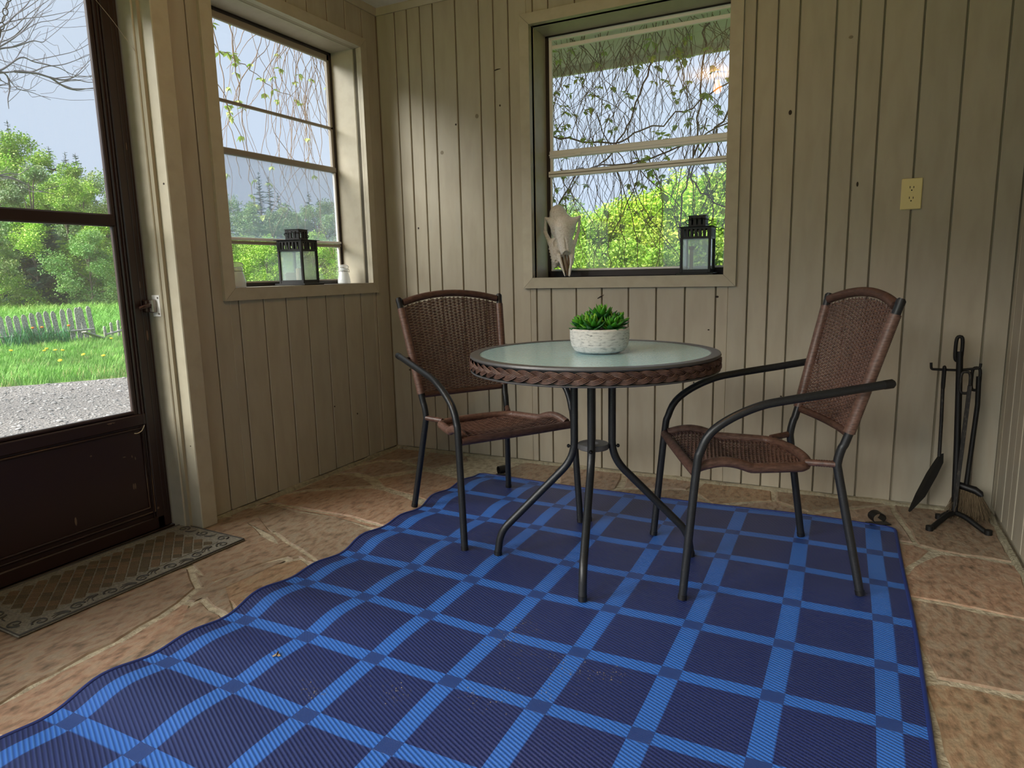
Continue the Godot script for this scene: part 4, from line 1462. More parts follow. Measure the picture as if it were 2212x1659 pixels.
func build_plant() -> void:
	var t := thing("potted_succulent", "green succulent in a whitewashed round pot on the glass table", "plant", Vector3(1.5625, 0.7127, 1.006))
	obj("pot", lathe_mesh([Vector2(0, 0.0), Vector2(0.066, 0.0), Vector2(0.080, 0.006), Vector2(0.090, 0.022), Vector2(0.0945, 0.045), Vector2(0.0945, 0.072), Vector2(0.0925, 0.0765), Vector2(0.090, 0.077), Vector2(0.087, 0.074), Vector2(0.085, 0.055), Vector2(0.0, 0.055)], 48), M.pot, t)
	var s := tool()
	rng.seed = 61
	lathe(s, [Vector2(0.086, 0.062), Vector2(0.07, 0.069), Vector2(0.04, 0.070), Vector2(0, 0.070)], 32)
	obj("soil", s, M.soil, t)
	var greens := []
	for c in [Color(0.22, 0.50, 0.12), Color(0.32, 0.60, 0.15), Color(0.14, 0.37, 0.16), Color(0.50, 0.74, 0.20)]:
		var m := plain(c, 0.32)
		m.backlight_enabled = true
		m.backlight = Color(0.10, 0.16, 0.03)
		greens.append(m)
	var lm := leaf_mesh(0.044, 0.0105, 0.0065)
	# rosettes: x (screen right), z (towards the viewer), height, size
	var right := Vector3(0.894, 0, -0.448)
	var near := Vector3(0.33, 0, 0.944)
	for r in [[0.008, -0.012, 0.106, 1.25, 0.0, 0.0], [-0.060, 0.008, 0.082, 1.05, 0.45, 2.6], [-0.022, 0.050, 0.080, 1.12, 0.25, 1.6], [0.042, 0.046, 0.078, 1.05, 0.3, 1.0], [0.062, -0.010, 0.088, 1.0, 0.35, 0.0], [-0.035, -0.035, 0.092, 1.0, 0.3, 3.6], [0.030, -0.052, 0.088, 1.0, 0.3, 4.8]]:
		var ro := Node3D.new(); ro.name = "rosette"
		t.add_child(ro, true)
		ro.position = right * r[0] * 0.93 + near * r[1] * 0.93 + Vector3(0, r[2] + 0.005, 0)
		var lean: Vector3 = (right * r[0] + near * r[1]).normalized()
		if r[4] > 0.0:
			ro.rotate(Vector3.UP.cross(lean).normalized(), r[4])
		obj("stem", tube_mesh([Vector3(0, -0.035, 0), Vector3(0, 0.02, 0)], 0.003, 6), M.stem, ro)
		var tiers := [[8, 0.16, 1.0, -0.008], [7, 0.46, 0.92, -0.002], [5, 0.85, 0.66, 0.007], [4, 1.2, 0.42, 0.014]]
		for k in 4:
			var ti: Array = tiers[k]
			for i in ti[0]:
				var an: float = TAU * i / ti[0] + k * 0.5 + rng.randf_range(-0.12, 0.12)
				var el: float = ti[1] + rng.randf_range(-0.1, 0.1)
				var sc: float = ti[2] * r[3] * rng.randf_range(0.9, 1.08)
				var b := Basis(Vector3.UP, an) * Basis(Vector3.RIGHT, -el)
				var gi: int = [2, 0, 1, 3][k] if rng.randf() < 0.6 else rng.randi() % 4
				put("leaf", lm, greens[gi], ro, Transform3D(b.scaled_local(Vector3(sc, sc, sc)), Vector3(0, ti[3], 0)))

# ---------------------------------------------------------------- lanterns
# a flat panel with a row of upright slots, as bars between two strips
func slotted(st: SurfaceTool, xf: Transform3D, w: float, y0: float, y1: float, slots: int, sw: float, edge: float, strip: float) -> void:
	var t := 0.0012
	bx(st, Vector3(-w, y0, -t), Vector3(w, y0 + strip, t), 0.0, xf)
	bx(st, Vector3(-w, y1 - strip, -t), Vector3(w, y1, t), 0.0, xf)
	var inner := 2.0 * (w - edge)
	var pitch := inner / slots
	var a := -w
	for i in slots + 1:
		var b := w if i == slots else -w + edge + pitch * (i + 0.5) - sw * 0.5
		bx(st, Vector3(a, y0 + strip, -t), Vector3(b, y1 - strip, t), 0.0, xf)
		a = b + sw

func build_lantern(at: Vector3, turn: float, label: String, inside: String) -> void:
	var t := thing("lantern", label, "lantern", at, turn, "black metal lanterns on the window sills")
	var w := 0.061
	obj("base_plate", box_mesh(Vector3(-0.082, 0.0, -0.082), Vector3(0.082, 0.009, 0.082), 0.002), M.black, t)
	for s in [[-1, -1], [1, -1], [1, 1], [-1, 1]]:
		var st := tool()
		bx(st, Vector3(s[0] * w - 0.0055, 0.009, s[1] * w - 0.0055), Vector3(s[0] * w + 0.0055, 0.208, s[1] * w + 0.0055), 0.0012)
		obj("corner_post", st, M.black, t)
	for k in 4:
		var xf := Transform3D(Basis(Vector3.UP, k * PI / 2), Vector3.ZERO) * Transform3D(Basis(), Vector3(0, 0, w + 0.003))
		var st := tool()
		bx(st, Vector3(-w, 0.009, -0.002), Vector3(w, 0.024, 0.001), 0.0, xf)
		obj("bottom_strip", st, M.black, t)
		st = tool()
		slotted(st, xf, w, 0.158, 0.208, 6, 0.0085, 0.006, 0.009)
		obj("slotted_band", st, M.black, t)
		st = tool()
		bx(st, Vector3(-w + 0.004, 0.020, -0.006), Vector3(w - 0.004, 0.160, -0.0045), 0.0, xf)
		obj("glass_panel", st, M.lantern_glass, t)
		xf = Transform3D(Basis(Vector3.UP, k * PI / 2), Vector3.ZERO) * Transform3D(Basis(), Vector3(0, 0, 0.036))
		st = tool()
		slotted(st, xf, 0.0365, 0.211, 0.257, 3, 0.0085, 0.005, 0.008)
		obj("chimney_panel", st, M.black, t)
	obj("roof_plate", box_mesh(Vector3(-0.076, 0.208, -0.076), Vector3(0.076, 0.2105, 0.076), 0.0008), M.black, t)
	obj("cap_plate", box_mesh(Vector3(-0.040, 0.257, -0.040), Vector3(0.040, 0.2595, 0.040), 0.0008), M.black, t)
	var ring := []
	for i in 28:
		var an := TAU * i / 28.0
		ring.append(Vector3(cos(an) * 0.058, 0.236 + sin(an) * 0.012 - 0.004, sin(an) * 0.050))
	obj("carry_ring", tube_mesh(ring, 0.0017, 6, false, true), M.black, t)
	if inside == "candle":
		var c := thing("candle", "pale candle stump inside the left window's lantern", "candle", at + Vector3(0.0, 0.0092, 0.0), turn)
		obj("wax_column", lathe_mesh([Vector2(0, 0), Vector2(0.015, 0), Vector2(0.015, 0.066), Vector2(0.013, 0.070), Vector2(0.010, 0.064), Vector2(0, 0.062)], 20), M.wax, c)
		obj("wick", tube_mesh([Vector3(0, 0.06, 0), Vector3(0.001, 0.074, 0.0)], 0.0009, 5), M.slot, c)
		var cd := thing("folded_card", "pale folded card leaning inside the left window's lantern", "card", at + Vector3(0, 0.0092, 0), turn)
		var st := tool()
		bx(st, Vector3(-0.0008, 0, -0.045), Vector3(0.0008, 0.050, 0.045), 0.0, Transform3D(Basis(Vector3(0, 0, 1), 0.5), Vector3(-0.028, 0.001, 0.0)))
		obj("front_leaf", st, M.paper, cd)
		st = tool()
		bx(st, Vector3(-0.0008, 0, -0.045), Vector3(0.0008, 0.050, 0.045), 0.0, Transform3D(Basis(Vector3(0, 0, 1), -0.1), Vector3(-0.046, 0.001, 0.0)))
		obj("back_leaf", st, M.paper, cd)
	else:
		var c := thing("candle", "slim brown candle inside the back window's lantern", "candle", at + Vector3(-0.028, 0.0092, 0.0), turn)
		obj("wax_column", lathe_mesh([Vector2(0, 0), Vector2(0.0085, 0), Vector2(0.0080, 0.10), Vector2(0.013, 0.106), Vector2(0.013, 0.118), Vector2(0, 0.118)], 16), M.bronze, c)
		obj("wick", tube_mesh([Vector3(0, 0.115, 0), Vector3(0.001, 0.126, 0.0)], 0.0009, 5), M.slot, c)

# ---------------------------------------------------------------- bail jars
func build_jar(at: Vector3, h: float, r: float, label: String, turn: float) -> void:
	var t := thing("glass_jar", label, "jar", at, turn, "small bail-top jars on the left sill")
	var p := [Vector2(0, 0.0), Vector2(r * 0.93, 0.0), Vector2(r, 0.004), Vector2(r * 0.97, h * 0.22), Vector2(r * 0.80, h * 0.50), Vector2(r * 0.70, h * 0.62), Vector2(r * 0.68, h * 0.70), Vector2(r * 0.76, h * 0.73), Vector2(r * 0.76, h * 0.77), Vector2(r * 0.66, h * 0.79), Vector2(r * 0.66, h * 0.84)]
	var inner := []
	for i in range(p.size() - 1, 0, -1):
		inner.append(Vector2(max(p[i].x - 0.003, 0.0), max(p[i].y, 0.004)))
	inner.append(Vector2(0, 0.004))
	obj("jar_body", lathe_mesh(p + inner, 32), M.jar_glass, t)
	obj("lid", lathe_mesh([Vector2(0, h * 0.85), Vector2(r * 0.72, h * 0.85), Vector2(r * 0.76, h * 0.88), Vector2(r * 0.76, h * 0.94), Vector2(r * 0.66, h * 0.985), Vector2(0, h)], 32), M.jar_glass, t)
	var ring := []
	for i in 24:
		ring.append(Vector3(cos(TAU * i / 24.0), 0, sin(TAU * i / 24.0)) * r * 0.73 + Vector3(0, h * 0.66, 0))
	obj("neck_wire", tube_mesh(ring, 0.0012, 5, false, true), M.steel, t)
	for s in [-1.0, 1.0]:
		obj("bail_wire", tube_mesh(curve([Vector3(s * r * 0.74, h * 0.66, 0), Vector3(s * r * 0.98, h * 0.60, 0), Vector3(s * r * 0.93, h * 0.74, 0), Vector3(s * r * 0.78, h * 0.82, 0), Vector3(s * r * 0.92, h * 0.90, 0), Vector3(s * r * 0.5, h * 1.0, 0), Vector3(0, h * 1.015, 0)], 0.005), 0.0012, 5), M.steel, t)

# ---------------------------------------------------------------- animal skull, meshed from a distance field
func cap_d(p: Vector3, a: Vector3, b: Vector3, ra: float, rb: float) -> float:
	var ab := b - a
	var t := clampf((p - a).dot(ab) / ab.length_squared(), 0.0, 1.0)
	return (p - a - ab * t).length() - lerpf(ra, rb, t)

func ell_d(p: Vector3, c: Vector3, r: Vector3) -> float:
	var q := (p - c) / r
	var l := q.length()
	return (l - 1.0) * min(r.x, min(r.y, r.z)) if l > 0.001 else -min(r.x, min(r.y, r.z))

func smin(a: float, b: float, k: float) -> float:
	var h := clampf(0.5 + 0.5 * (b - a) / k, 0.0, 1.0)
	return lerpf(b, a, h) - k * h * (1.0 - h)

func skull_d(p: Vector3) -> float:
	var d := ell_d(p, Vector3(-0.030, 0.318, -0.030), Vector3(0.042, 0.043, 0.052))
	d = smin(d, ell_d(p, Vector3(-0.006, 0.250, -0.012), Vector3(0.066, 0.062, 0.034)), 0.022)
	d = smin(d, cap_d(p, Vector3(-0.045, 0.262, -0.008), Vector3(-0.092, 0.298, -0.014), 0.020, 0.0065), 0.014)
	d = smin(d, cap_d(p, Vector3(0.040, 0.266, -0.008), Vector3(0.080, 0.296, -0.014), 0.020, 0.0065), 0.014)
	# cheek arches
	d = smin(d, cap_d(p, Vector3(-0.092, 0.292, -0.018), Vector3(-0.098, 0.232, -0.040), 0.006, 0.009), 0.006)
	d = smin(d, cap_d(p, Vector3(-0.098, 0.232, -0.040), Vector3(-0.074, 0.180, -0.022), 0.009, 0.012), 0.006)
	d = smin(d, cap_d(p, Vector3(0.079, 0.290, -0.018), Vector3(0.072, 0.232, -0.040), 0.006, 0.008), 0.006)
	d = smin(d, cap_d(p, Vector3(0.072, 0.232, -0.040), Vector3(0.050, 0.165, -0.022), 0.008, 0.010), 0.006)
	# muzzle
	d = smin(d, cap_d(p, Vector3(-0.002, 0.235, 0.0), Vector3(0.006, 0.128, 0.016), 0.050, 0.026), 0.018)
	d = smin(d, cap_d(p, Vector3(-0.050, 0.165, -0.018), Vector3(-0.044, 0.085, -0.010), 0.030, 0.021), 0.014)
	d = smin(d, cap_d(p, Vector3(0.034, 0.160, -0.016), Vector3(0.034, 0.070, -0.008), 0.022, 0.012), 0.012)
	d = smin(d, cap_d(p, Vector3(-0.046, 0.075, -0.014), Vector3(-0.050, 0.058, -0.016), 0.015, 0.010), 0.008)
	d = smin(d, ell_d(p, Vector3(-0.006, 0.11, -0.034), Vector3(0.045, 0.07, 0.022)), 0.015)
	# jaws of the muzzle tip
	d = smin(d, cap_d(p, Vector3(-0.026, 0.105, 0.004), Vector3(0.002, 0.004, 0.012), 0.010, 0.0035), 0.008)
	d = smin(d, cap_d(p, Vector3(0.036, 0.095, 0.002), Vector3(0.024, 0.005, 0.010), 0.011, 0.0060), 0.008)
	# hollows
	d = max(d, -ell_d(p, Vector3(-0.080, 0.236, 0.0), Vector3(0.015, 0.026, 0.034)))
	d = max(d, -ell_d(p, Vector3(0.066, 0.232, 0.0), Vector3(0.009, 0.022, 0.030)))
	d = max(d, -ell_d(p, Vector3(-0.043, 0.172, 0.018), Vector3(0.012, 0.021, 0.022)))
	d = max(d, -ell_d(p, Vector3(0.050, 0.172, 0.012), Vector3(0.007, 0.020, 0.018)))
	d = max(d, -ell_d(p, Vector3(0.012, 0.075, 0.026), Vector3(0.022, 0.052, 0.034)))
	d = max(d, -cap_d(p, Vector3(0.008, 0.190, 0.045), Vector3(0.018, 0.135, 0.042), 0.003, 0.008))
	d = max(d, -ell_d(p, Vector3(-0.042, 0.080, 0.014), Vector3(0.006, 0.006, 0.012)))
	d = max(d, -ell_d(p, Vector3(-0.046, 0.228, 0.024), Vector3(0.0045, 0.0045, 0.012)))
	d = max(d, -ell_d(p, Vector3(0.044, 0.228, 0.024), Vector3(0.0045, 0.0045, 0.012)))
	return d

func surface_net(field: Callable, lo: Vector3, hi: Vector3, cell: float) -> SurfaceTool:
	var n := Vector3i(((hi - lo) / cell).ceil()) + Vector3i.ONE
	var v := PackedFloat32Array()
	v.resize(n.x * n.y * n.z)
	var i := 0
	for z in n.z:
		for y in n.y:
			for x in n.x:
				v[i] = field.call(lo + Vector3(x, y, z) * cell)
				i += 1
	var sy := n.x
	var sz := n.x * n.y
	var ids := {}
	var pos := PackedVector3Array()
	var st := tool()
	for z in n.z - 1:
		for y in n.y - 1:
			for x in n.x - 1:
				var b := x + y * sy + z * sz
				var neg := 0
				for o in [0, 1, sy, sy + 1, sz, sz + 1, sz + sy, sz + sy + 1]:
					if v[b + o] < 0.0:
						neg += 1
				if neg == 0 or neg == 8:
					continue
				var acc := Vector3.ZERO
				var cnt := 0
				for e in [[0, 0, 0, 0], [0, 1, 0, 0], [0, 0, 1, 0], [0, 1, 1, 0], [0, 0, 0, 1], [0, 1, 0, 1], [0, 0, 1, 1], [0, 1, 1, 1], [0, 0, 0, 2], [0, 1, 0, 2], [0, 0, 1, 2], [0, 1, 1, 2]]:
					var c := Vector3.ZERO
					var ax: int = e[3]
					c[(ax + 1) % 3] = e[1]
					c[(ax + 2) % 3] = e[2]
					var i0 := b + int(c.x) + int(c.y) * sy + int(c.z) * sz
					var i1: int = i0 + [1, sy, sz][ax]
					if (v[i0] < 0.0) != (v[i1] < 0.0):
						c[ax] += v[i0] / (v[i0] - v[i1])
						acc += c
						cnt += 1
				ids[b] = pos.size()
				pos.append(lo + (Vector3(x, y, z) + acc / cnt) * cell)
	var e := cell * 0.5
	for p in pos:
		st.set_normal(Vector3(field.call(p + Vector3(e, 0, 0)) - field.call(p - Vector3(e, 0, 0)), field.call(p + Vector3(0, e, 0)) - field.call(p - Vector3(0, e, 0)), field.call(p + Vector3(0, 0, e)) - field.call(p - Vector3(0, 0, e))).normalized())
		st.add_vertex(p)
	for z in range(1, n.z - 1):
		for y in range(1, n.y - 1):
			for x in range(1, n.x - 1):
				var b := x + y * sy + z * sz
				for ax in 3:
					var st1: int = [1, sy, sz][ax]
					var a0 := v[b] < 0.0
					if a0 == (v[b + st1] < 0.0):
						continue
					var du: int = [sy, sz, 1][ax]
					var dw: int = [sz, 1, sy][ax]
					if not (ids.has(b) and ids.has(b - du) and ids.has(b - dw) and ids.has(b - du - dw)):
						continue
					var q := [ids[b], ids[b - du], ids[b - du - dw], ids[b - dw]]
					for k in ([0, 2, 1, 0, 3, 2] if a0 else [0, 1, 2, 0, 2, 3]):
						st.add_index(q[k])
	return st

func build_skull() -> void:
	var t := thing("animal_skull", "bleached white animal skull propped nose-down on the back sill", "skull", Vector3(1.008, 0.9415, -0.075))
	t.rotation = Vector3(-0.08, 0.30, 0.02)
	t.scale = Vector3(0.98, 0.985, 0.98)
	obj("bone", surface_net(skull_d, Vector3(-0.116, -0.006, -0.096), Vector3(0.098, 0.372, 0.066), 0.0042), M.bone, t)
	for i in 6:
		var y := 0.150 - i * 0.0155
		obj("tooth", tube_mesh([Vector3(-0.066 + i * 0.002, y, -0.030), Vector3(-0.078 + i * 0.003, y - 0.004, -0.034), Vector3(-0.081 + i * 0.003, y - 0.005, -0.035)], [0.008, 0.0065, 0.003], 6), M.bone, t)
	for s in [[Vector3(0.002, 0.115, 0.0), Vector3(0.012, 0.06, 0.006), Vector3(0.014, 0.006, 0.010), 0.0045], [Vector3(0.020, 0.12, -0.004), Vector3(0.020, 0.07, 0.002), Vector3(0.016, 0.03, 0.004), 0.004], [Vector3(-0.012, 0.10, -0.006), Vector3(-0.004, 0.06, -0.002), Vector3(0.006, 0.02, 0.004), 0.0035]]:
		obj("nasal_bone", tube_mesh(curve([s[0], s[1], s[2]], 0.01), s[3], 6), M.bone_dark, t)

# ---------------------------------------------------------------- wall outlet
func build_outlet() -> void:
	var t := thing("wall_outlet", "ivory double power outlet on the back wall boards", "outlet", Vector3(2.462, 1.231, 0.0012))
	obj("cover_plate", box_mesh(Vector3(-0.035, -0.0575, 0), Vector3(0.035, 0.0575, 0.006), 0.0035), M.outlet, t)
	for y in [-0.0195, 0.0195]:
		var r := Node3D.new(); r.name = "receptacle"
		t.add_child(r, true)
		var s := tool()
		lathe(s, [Vector2(1.0, 0.0), Vector2(1.0, 0.0072), Vector2(0.94, 0.0080), Vector2(0, 0.0080)], 28, Transform3D(Basis(Vector3(0.0172, 0, 0), Vector3(0, 0, 1), Vector3(0, 0.0142, 0)), Vector3(0, y, 0)))
		obj("face", s, M.outlet, r)
		for x in [-0.0062, 0.0062]:
			obj("slot", box_mesh(Vector3(x - 0.0012, y + 0.001, 0.007), Vector3(x + 0.0012, y + (0.0095 if x < 0 else 0.0085), 0.0083)), M.slot, r)
		obj("ground_hole", tube_mesh([Vector3(0, y - 0.0062, 0.007), Vector3(0, y - 0.0062, 0.0083)], 0.0026, 10), M.slot, r)
	obj("screw", tube_mesh([Vector3(0, 0, 0.005), Vector3(0, 0, 0.0072)], 0.0025, 10), M.outlet, t)

# ---------------------------------------------------------------- fire tools
func loop_path(c: Vector3, hx: float, hy: float, n := 20, ax := Vector3.RIGHT) -> Array:
	var out := []
	for i in n:
		var an := TAU * i / n
		var p := Vector2(signf(cos(an)) * pow(absf(cos(an)), 0.6) * hx, signf(sin(an)) * pow(absf(sin(an)), 0.55) * hy)
		out.append(c + ax * p.x + Vector3(0, p.y, 0))
	return out

func build_fire_tools() -> void:
	var z := 0.115
	var t := thing("tool_stand", "black iron fire tool stand with loop handle in the right corner", "stand", Vector3(2.668, 0.0, 0.155))
	obj("pole", tube_mesh([Vector3(0.0, 0.035, 0.0), Vector3(-0.008, 0.3, -0.015), Vector3(-0.020, 0.645, -0.05)], 0.0112, 10), M.black_iron, t)
	obj("loop_handle", tube_mesh(loop_path(Vector3(-0.024, 0.655, -0.05), 0.0105, 0.045), 0.0064, 8, false, true), M.black_iron, t)
	obj("hook_bar", tube_mesh(bent([Vector3(-0.108, 0.600, -0.05), Vector3(-0.106, 0.575, -0.05), Vector3(-0.02, 0.575, -0.05), Vector3(0.046, 0.586, -0.046), Vector3(0.047, 0.603, -0.046)], 0.008), 0.0048, 7), M.black_iron, t)
	for f in [Vector3(-0.088, 0.0, 0.118), Vector3(0.096, 0.0, 0.085), Vector3(-0.045, 0.0, -0.03)]:
		var a := Vector3(0, 0.042, 0)
		obj("foot", tube_mesh(bent([a, a.lerp(f, 0.30) + Vector3(0, 0.010, 0), a.lerp(f, 0.88) + Vector3(0, 0.004, 0), f + Vector3(0, 0.006, 0)], 0.02), 0.0098, 8), M.black_iron, t)
		obj("foot_pad", tube_mesh([f, f + Vector3(0, 0.018, 0)], 0.0128, 8), M.black_iron, t)
	# shovel
	t = thing("fire_shovel", "small black ash shovel hanging on the tool stand", "shovel", Vector3(2.603, 0.0, 0.112))
	obj("loop_handle", tube_mesh(loop_path(Vector3(0.0, 0.545, 0.0), 0.0035, 0.042, 20, Vector3(0.5, 0, 0.86)), 0.0056, 6, false, true), M.black_iron, t)
	obj("shaft", tube_mesh([Vector3(0.0, 0.505, 0), Vector3(0.004, 0.38, 0.002), Vector3(0.006, 0.245, 0.006)], 0.0064, 7), M.worn_iron, t)
	var st := tool()
	var rows := [[Vector3(0.008, 0.255, 0.006), 0.010], [Vector3(0.000, 0.222, 0.012), 0.026], [Vector3(-0.022, 0.172, 0.026), 0.032], [Vector3(-0.055, 0.092, 0.045), 0.030], [Vector3(-0.086, 0.032, 0.058), 0.010]]
	var side := Vector3(0.45, 0.1, 0.88).normalized()
	var prev := []
	for r in rows:
		var c: Vector3 = r[0]
		var w: float = r[1]
		var row := [c - side * w + Vector3(0.006, 0.004, 0), c + Vector3(0.0, -0.002, 0), c + side * w + Vector3(0.006, 0.004, 0), c + Vector3(0.004, -0.005, 0)]
		if prev.size() > 0:
			for k in 4:
				var k2 := (k + 1) % 4
				quad(st, prev[k], prev[k2], row[k2], row[k], Vector3(-1, 0.3, 0) if k < 2 else Vector3(1, -0.3, 0))
		prev = row
	obj("blade", st, M.black_iron, t)
	# tongs
	t = thing("fire_tongs", "worn grey iron tongs with open loop beside the stand pole", "tongs", Vector3(2.672, 0.0, 0.16))
	obj("loop_handle", tube_mesh(loop_path(Vector3(-0.004, 0.535, -0.02), 0.0150, 0.040), 0.0052, 7, false, true), M.worn_iron, t)
	st = tool()
	bx(st, Vector3(-0.0068, 0.0, -0.0028), Vector3(0.0068, 0.48, 0.0028), 0.001, Transform3D(Basis(Vector3(0, 0, 1), -0.03), Vector3(-0.006, 0.048, 0.0)))
	obj("shaft", st, M.worn_iron, t)
	st = tool()
	bx(st, Vector3(-0.004, 0.0, -0.0028), Vector3(0.004, 0.46, 0.0028), 0.001, Transform3D(Basis(Vector3(0, 0, 1), -0.028), Vector3(-0.001, 0.066, -0.012)))
	obj("shaft", st, M.black_iron, t)
	# brush
	t = thing("hearth_brush", "hearth brush with straw bristles hanging in the corner", "brush", Vector3(2.716, 0.0, 0.125))
	obj("loop_handle", tube_mesh(loop_path(Vector3(-0.012, 0.545, -0.02), 0.013, 0.042), 0.0055, 7, false, true), M.black_iron, t)
	obj("shaft", tube_mesh([Vector3(-0.003, 0.555, -0.02), Vector3(0.0, 0.45, -0.014), Vector3(-0.014, 0.15, 0.0), Vector3(-0.012, 0.13, 0.0)], 0.0085, 8), M.black_iron, t)
	obj("head", tube_mesh([Vector3(-0.044, 0.136, 0.0), Vector3(-0.036, 0.142, 0.0), Vector3(0.012, 0.130, 0.008), Vector3(0.030, 0.118, 0.012), Vector3(0.036, 0.110, 0.012)], [0.006, 0.0125, 0.0145, 0.0125, 0.006], 10), M.black, t)
	var bs := tool()
	rng.seed = 17
	for i in 620:
		var f := rng.randf()
		var a := Vector3(lerpf(-0.042, 0.034, f), lerpf(0.132, 0.112, f), rng.randf_range(-0.010, 0.018))
		var spread := (f - 0.42) * 0.055
		var b := Vector3(a.x + spread + rng.randfn() * 0.007, rng.randf_range(0.006, 0.045), a.z * 1.6 + rng.randfn() * 0.009)
		var m := a.lerp(b, 0.55) + Vector3(rng.randfn() * 0.003, 0, rng.randfn() * 0.003)
		tube(bs, [a, m, b], [0.0011, 0.0010, 0.0007], 3, false)
	var bo := obj("bristles", bs, M.bristle, t)
	bo.set_meta("kind", "stuff")

# ---------------------------------------------------------------- ceiling lamp and cobweb
func build_ceiling_lamp() -> void:
	var t := thing("ceiling_lamp", "bare warm ceiling bulb seen as an orange reflection in the back window", "lamp", Vector3(1.355, ROOM_H, 1.74))
	obj("lamp_base", lathe_mesh([Vector2(0.0, -0.05), Vector2(0.022, -0.05), Vector2(0.026, -0.03), Vector2(0.055, -0.012), Vector2(0.06, 0.0)], 24), M.white_metal, t)
	var m := plain(Color(1.0, 0.75, 0.42), 0.4)
	m.emission_enabled = true
	m.emission = Color(1.0, 0.60, 0.26)
	m.emission_energy_multiplier = 9.0
	obj("bulb", lathe_mesh([Vector2(0.0, -0.14), Vector2(0.016, -0.135), Vector2(0.029, -0.118), Vector2(0.031, -0.10), Vector2(0.024, -0.078), Vector2(0.014, -0.06), Vector2(0.013, -0.048)], 20), m, t)
	var l := OmniLight3D.new()
	l.name = "bulb_light"
	l.position = Vector3(0, -0.105, 0)
	l.light_color = Color(1.0, 0.78, 0.52)
	l.light_energy = LAMP_ENERGY
	l.light_size = 0.03
	l.omni_range = 9.0
	l.omni_attenuation = 2.0
	l.shadow_enabled = true
	t.add_child(l)

func build_cobweb() -> void:
	single("cobweb_thread", "thin cobweb strand across the top of the storm door", "cobweb", tube_mesh(curve([Vector3(-0.094, 1.945, 1.475), Vector3(-0.07, 1.87, 1.42), Vector3(-0.055, 1.815, 1.385), Vector3(-0.034, 1.77, 1.366)], 0.02), 0.0008, 4), M.web)

# ---------------------------------------------------------------- outdoors
const GY := -0.2

func leaf_card(l: float, w: float) -> ArrayMesh:
	# folded leaf, two planes with a keel
	var st := tool()
	var a := Vector3(0, 0, 0)
	var b := Vector3(0, -0.06 * l, l)
	var m := Vector3(0, -0.04 * l, l * 0.45)
	tri(st, a, m, Vector3(w, 0.08 * l, l * 0.45), Vector3.UP)
	tri(st, m, b, Vector3(w, 0.08 * l, l * 0.45), Vector3.UP)
	tri(st, a, m, Vector3(-w, 0.08 * l, l * 0.45), Vector3.UP)
	tri(st, m, b, Vector3(-w, 0.08 * l, l * 0.45), Vector3.UP)
	return st.commit()

func spray_mesh(seed_: int, n: int, size: float, leaf: float) -> ArrayMesh:
	# a small twig end with many leaves, one copy of a crown's filling
	var st := tool()
	var r := RandomNumberGenerator.new()
	r.seed = seed_
	for i in n:
		var p := Vector3(r.randfn(), r.randfn() * 0.75, r.randfn()) * size * 0.42
		var d := Vector3(r.randfn(), r.randfn() * 0.5 - 0.2, r.randfn()).normalized()
		var s := d.cross(Vector3(r.randfn(), r.randfn(), r.randfn())).normalized()
		var l := leaf * r.randf_range(0.6, 1.2)
		tri(st, p, p + d * l * 0.5 + s * l * 0.28, p + d * l, Vector3.UP)
		tri(st, p, p + d * l, p + d * l * 0.5 - s * l * 0.28, Vector3.UP)
	return st.commit()

func needle_branch(seed_: int) -> ArrayMesh:
	# a drooping fir branch along +z, 1 m long
	var st := tool()
	var r := RandomNumberGenerator.new()
	r.seed = seed_
	for i in 26:
		var f := (i + 0.5) / 26.0
		var w := 0.30 * (1.0 - f) + 0.05
		var y := -0.18 * f * f
		for s in [-1.0, 1.0]:
			var a := Vector3(0, y, f)
			var b := Vector3(s * w * r.randf_range(0.7, 1.1), y - r.randf_range(0.02, 0.12), f + 0.12)
			var c := Vector3(s * w * 0.4, y - 0.02, f + 0.13)
			tri(st, a, b, c, Vector3.UP)
			tri(st, a, b + Vector3(0, -0.06, -0.04), Vector3(s * w * 0.3, y - 0.10, f - 0.02), Vector3.UP)
	return st.commit()

var sprays := []
var firs := []

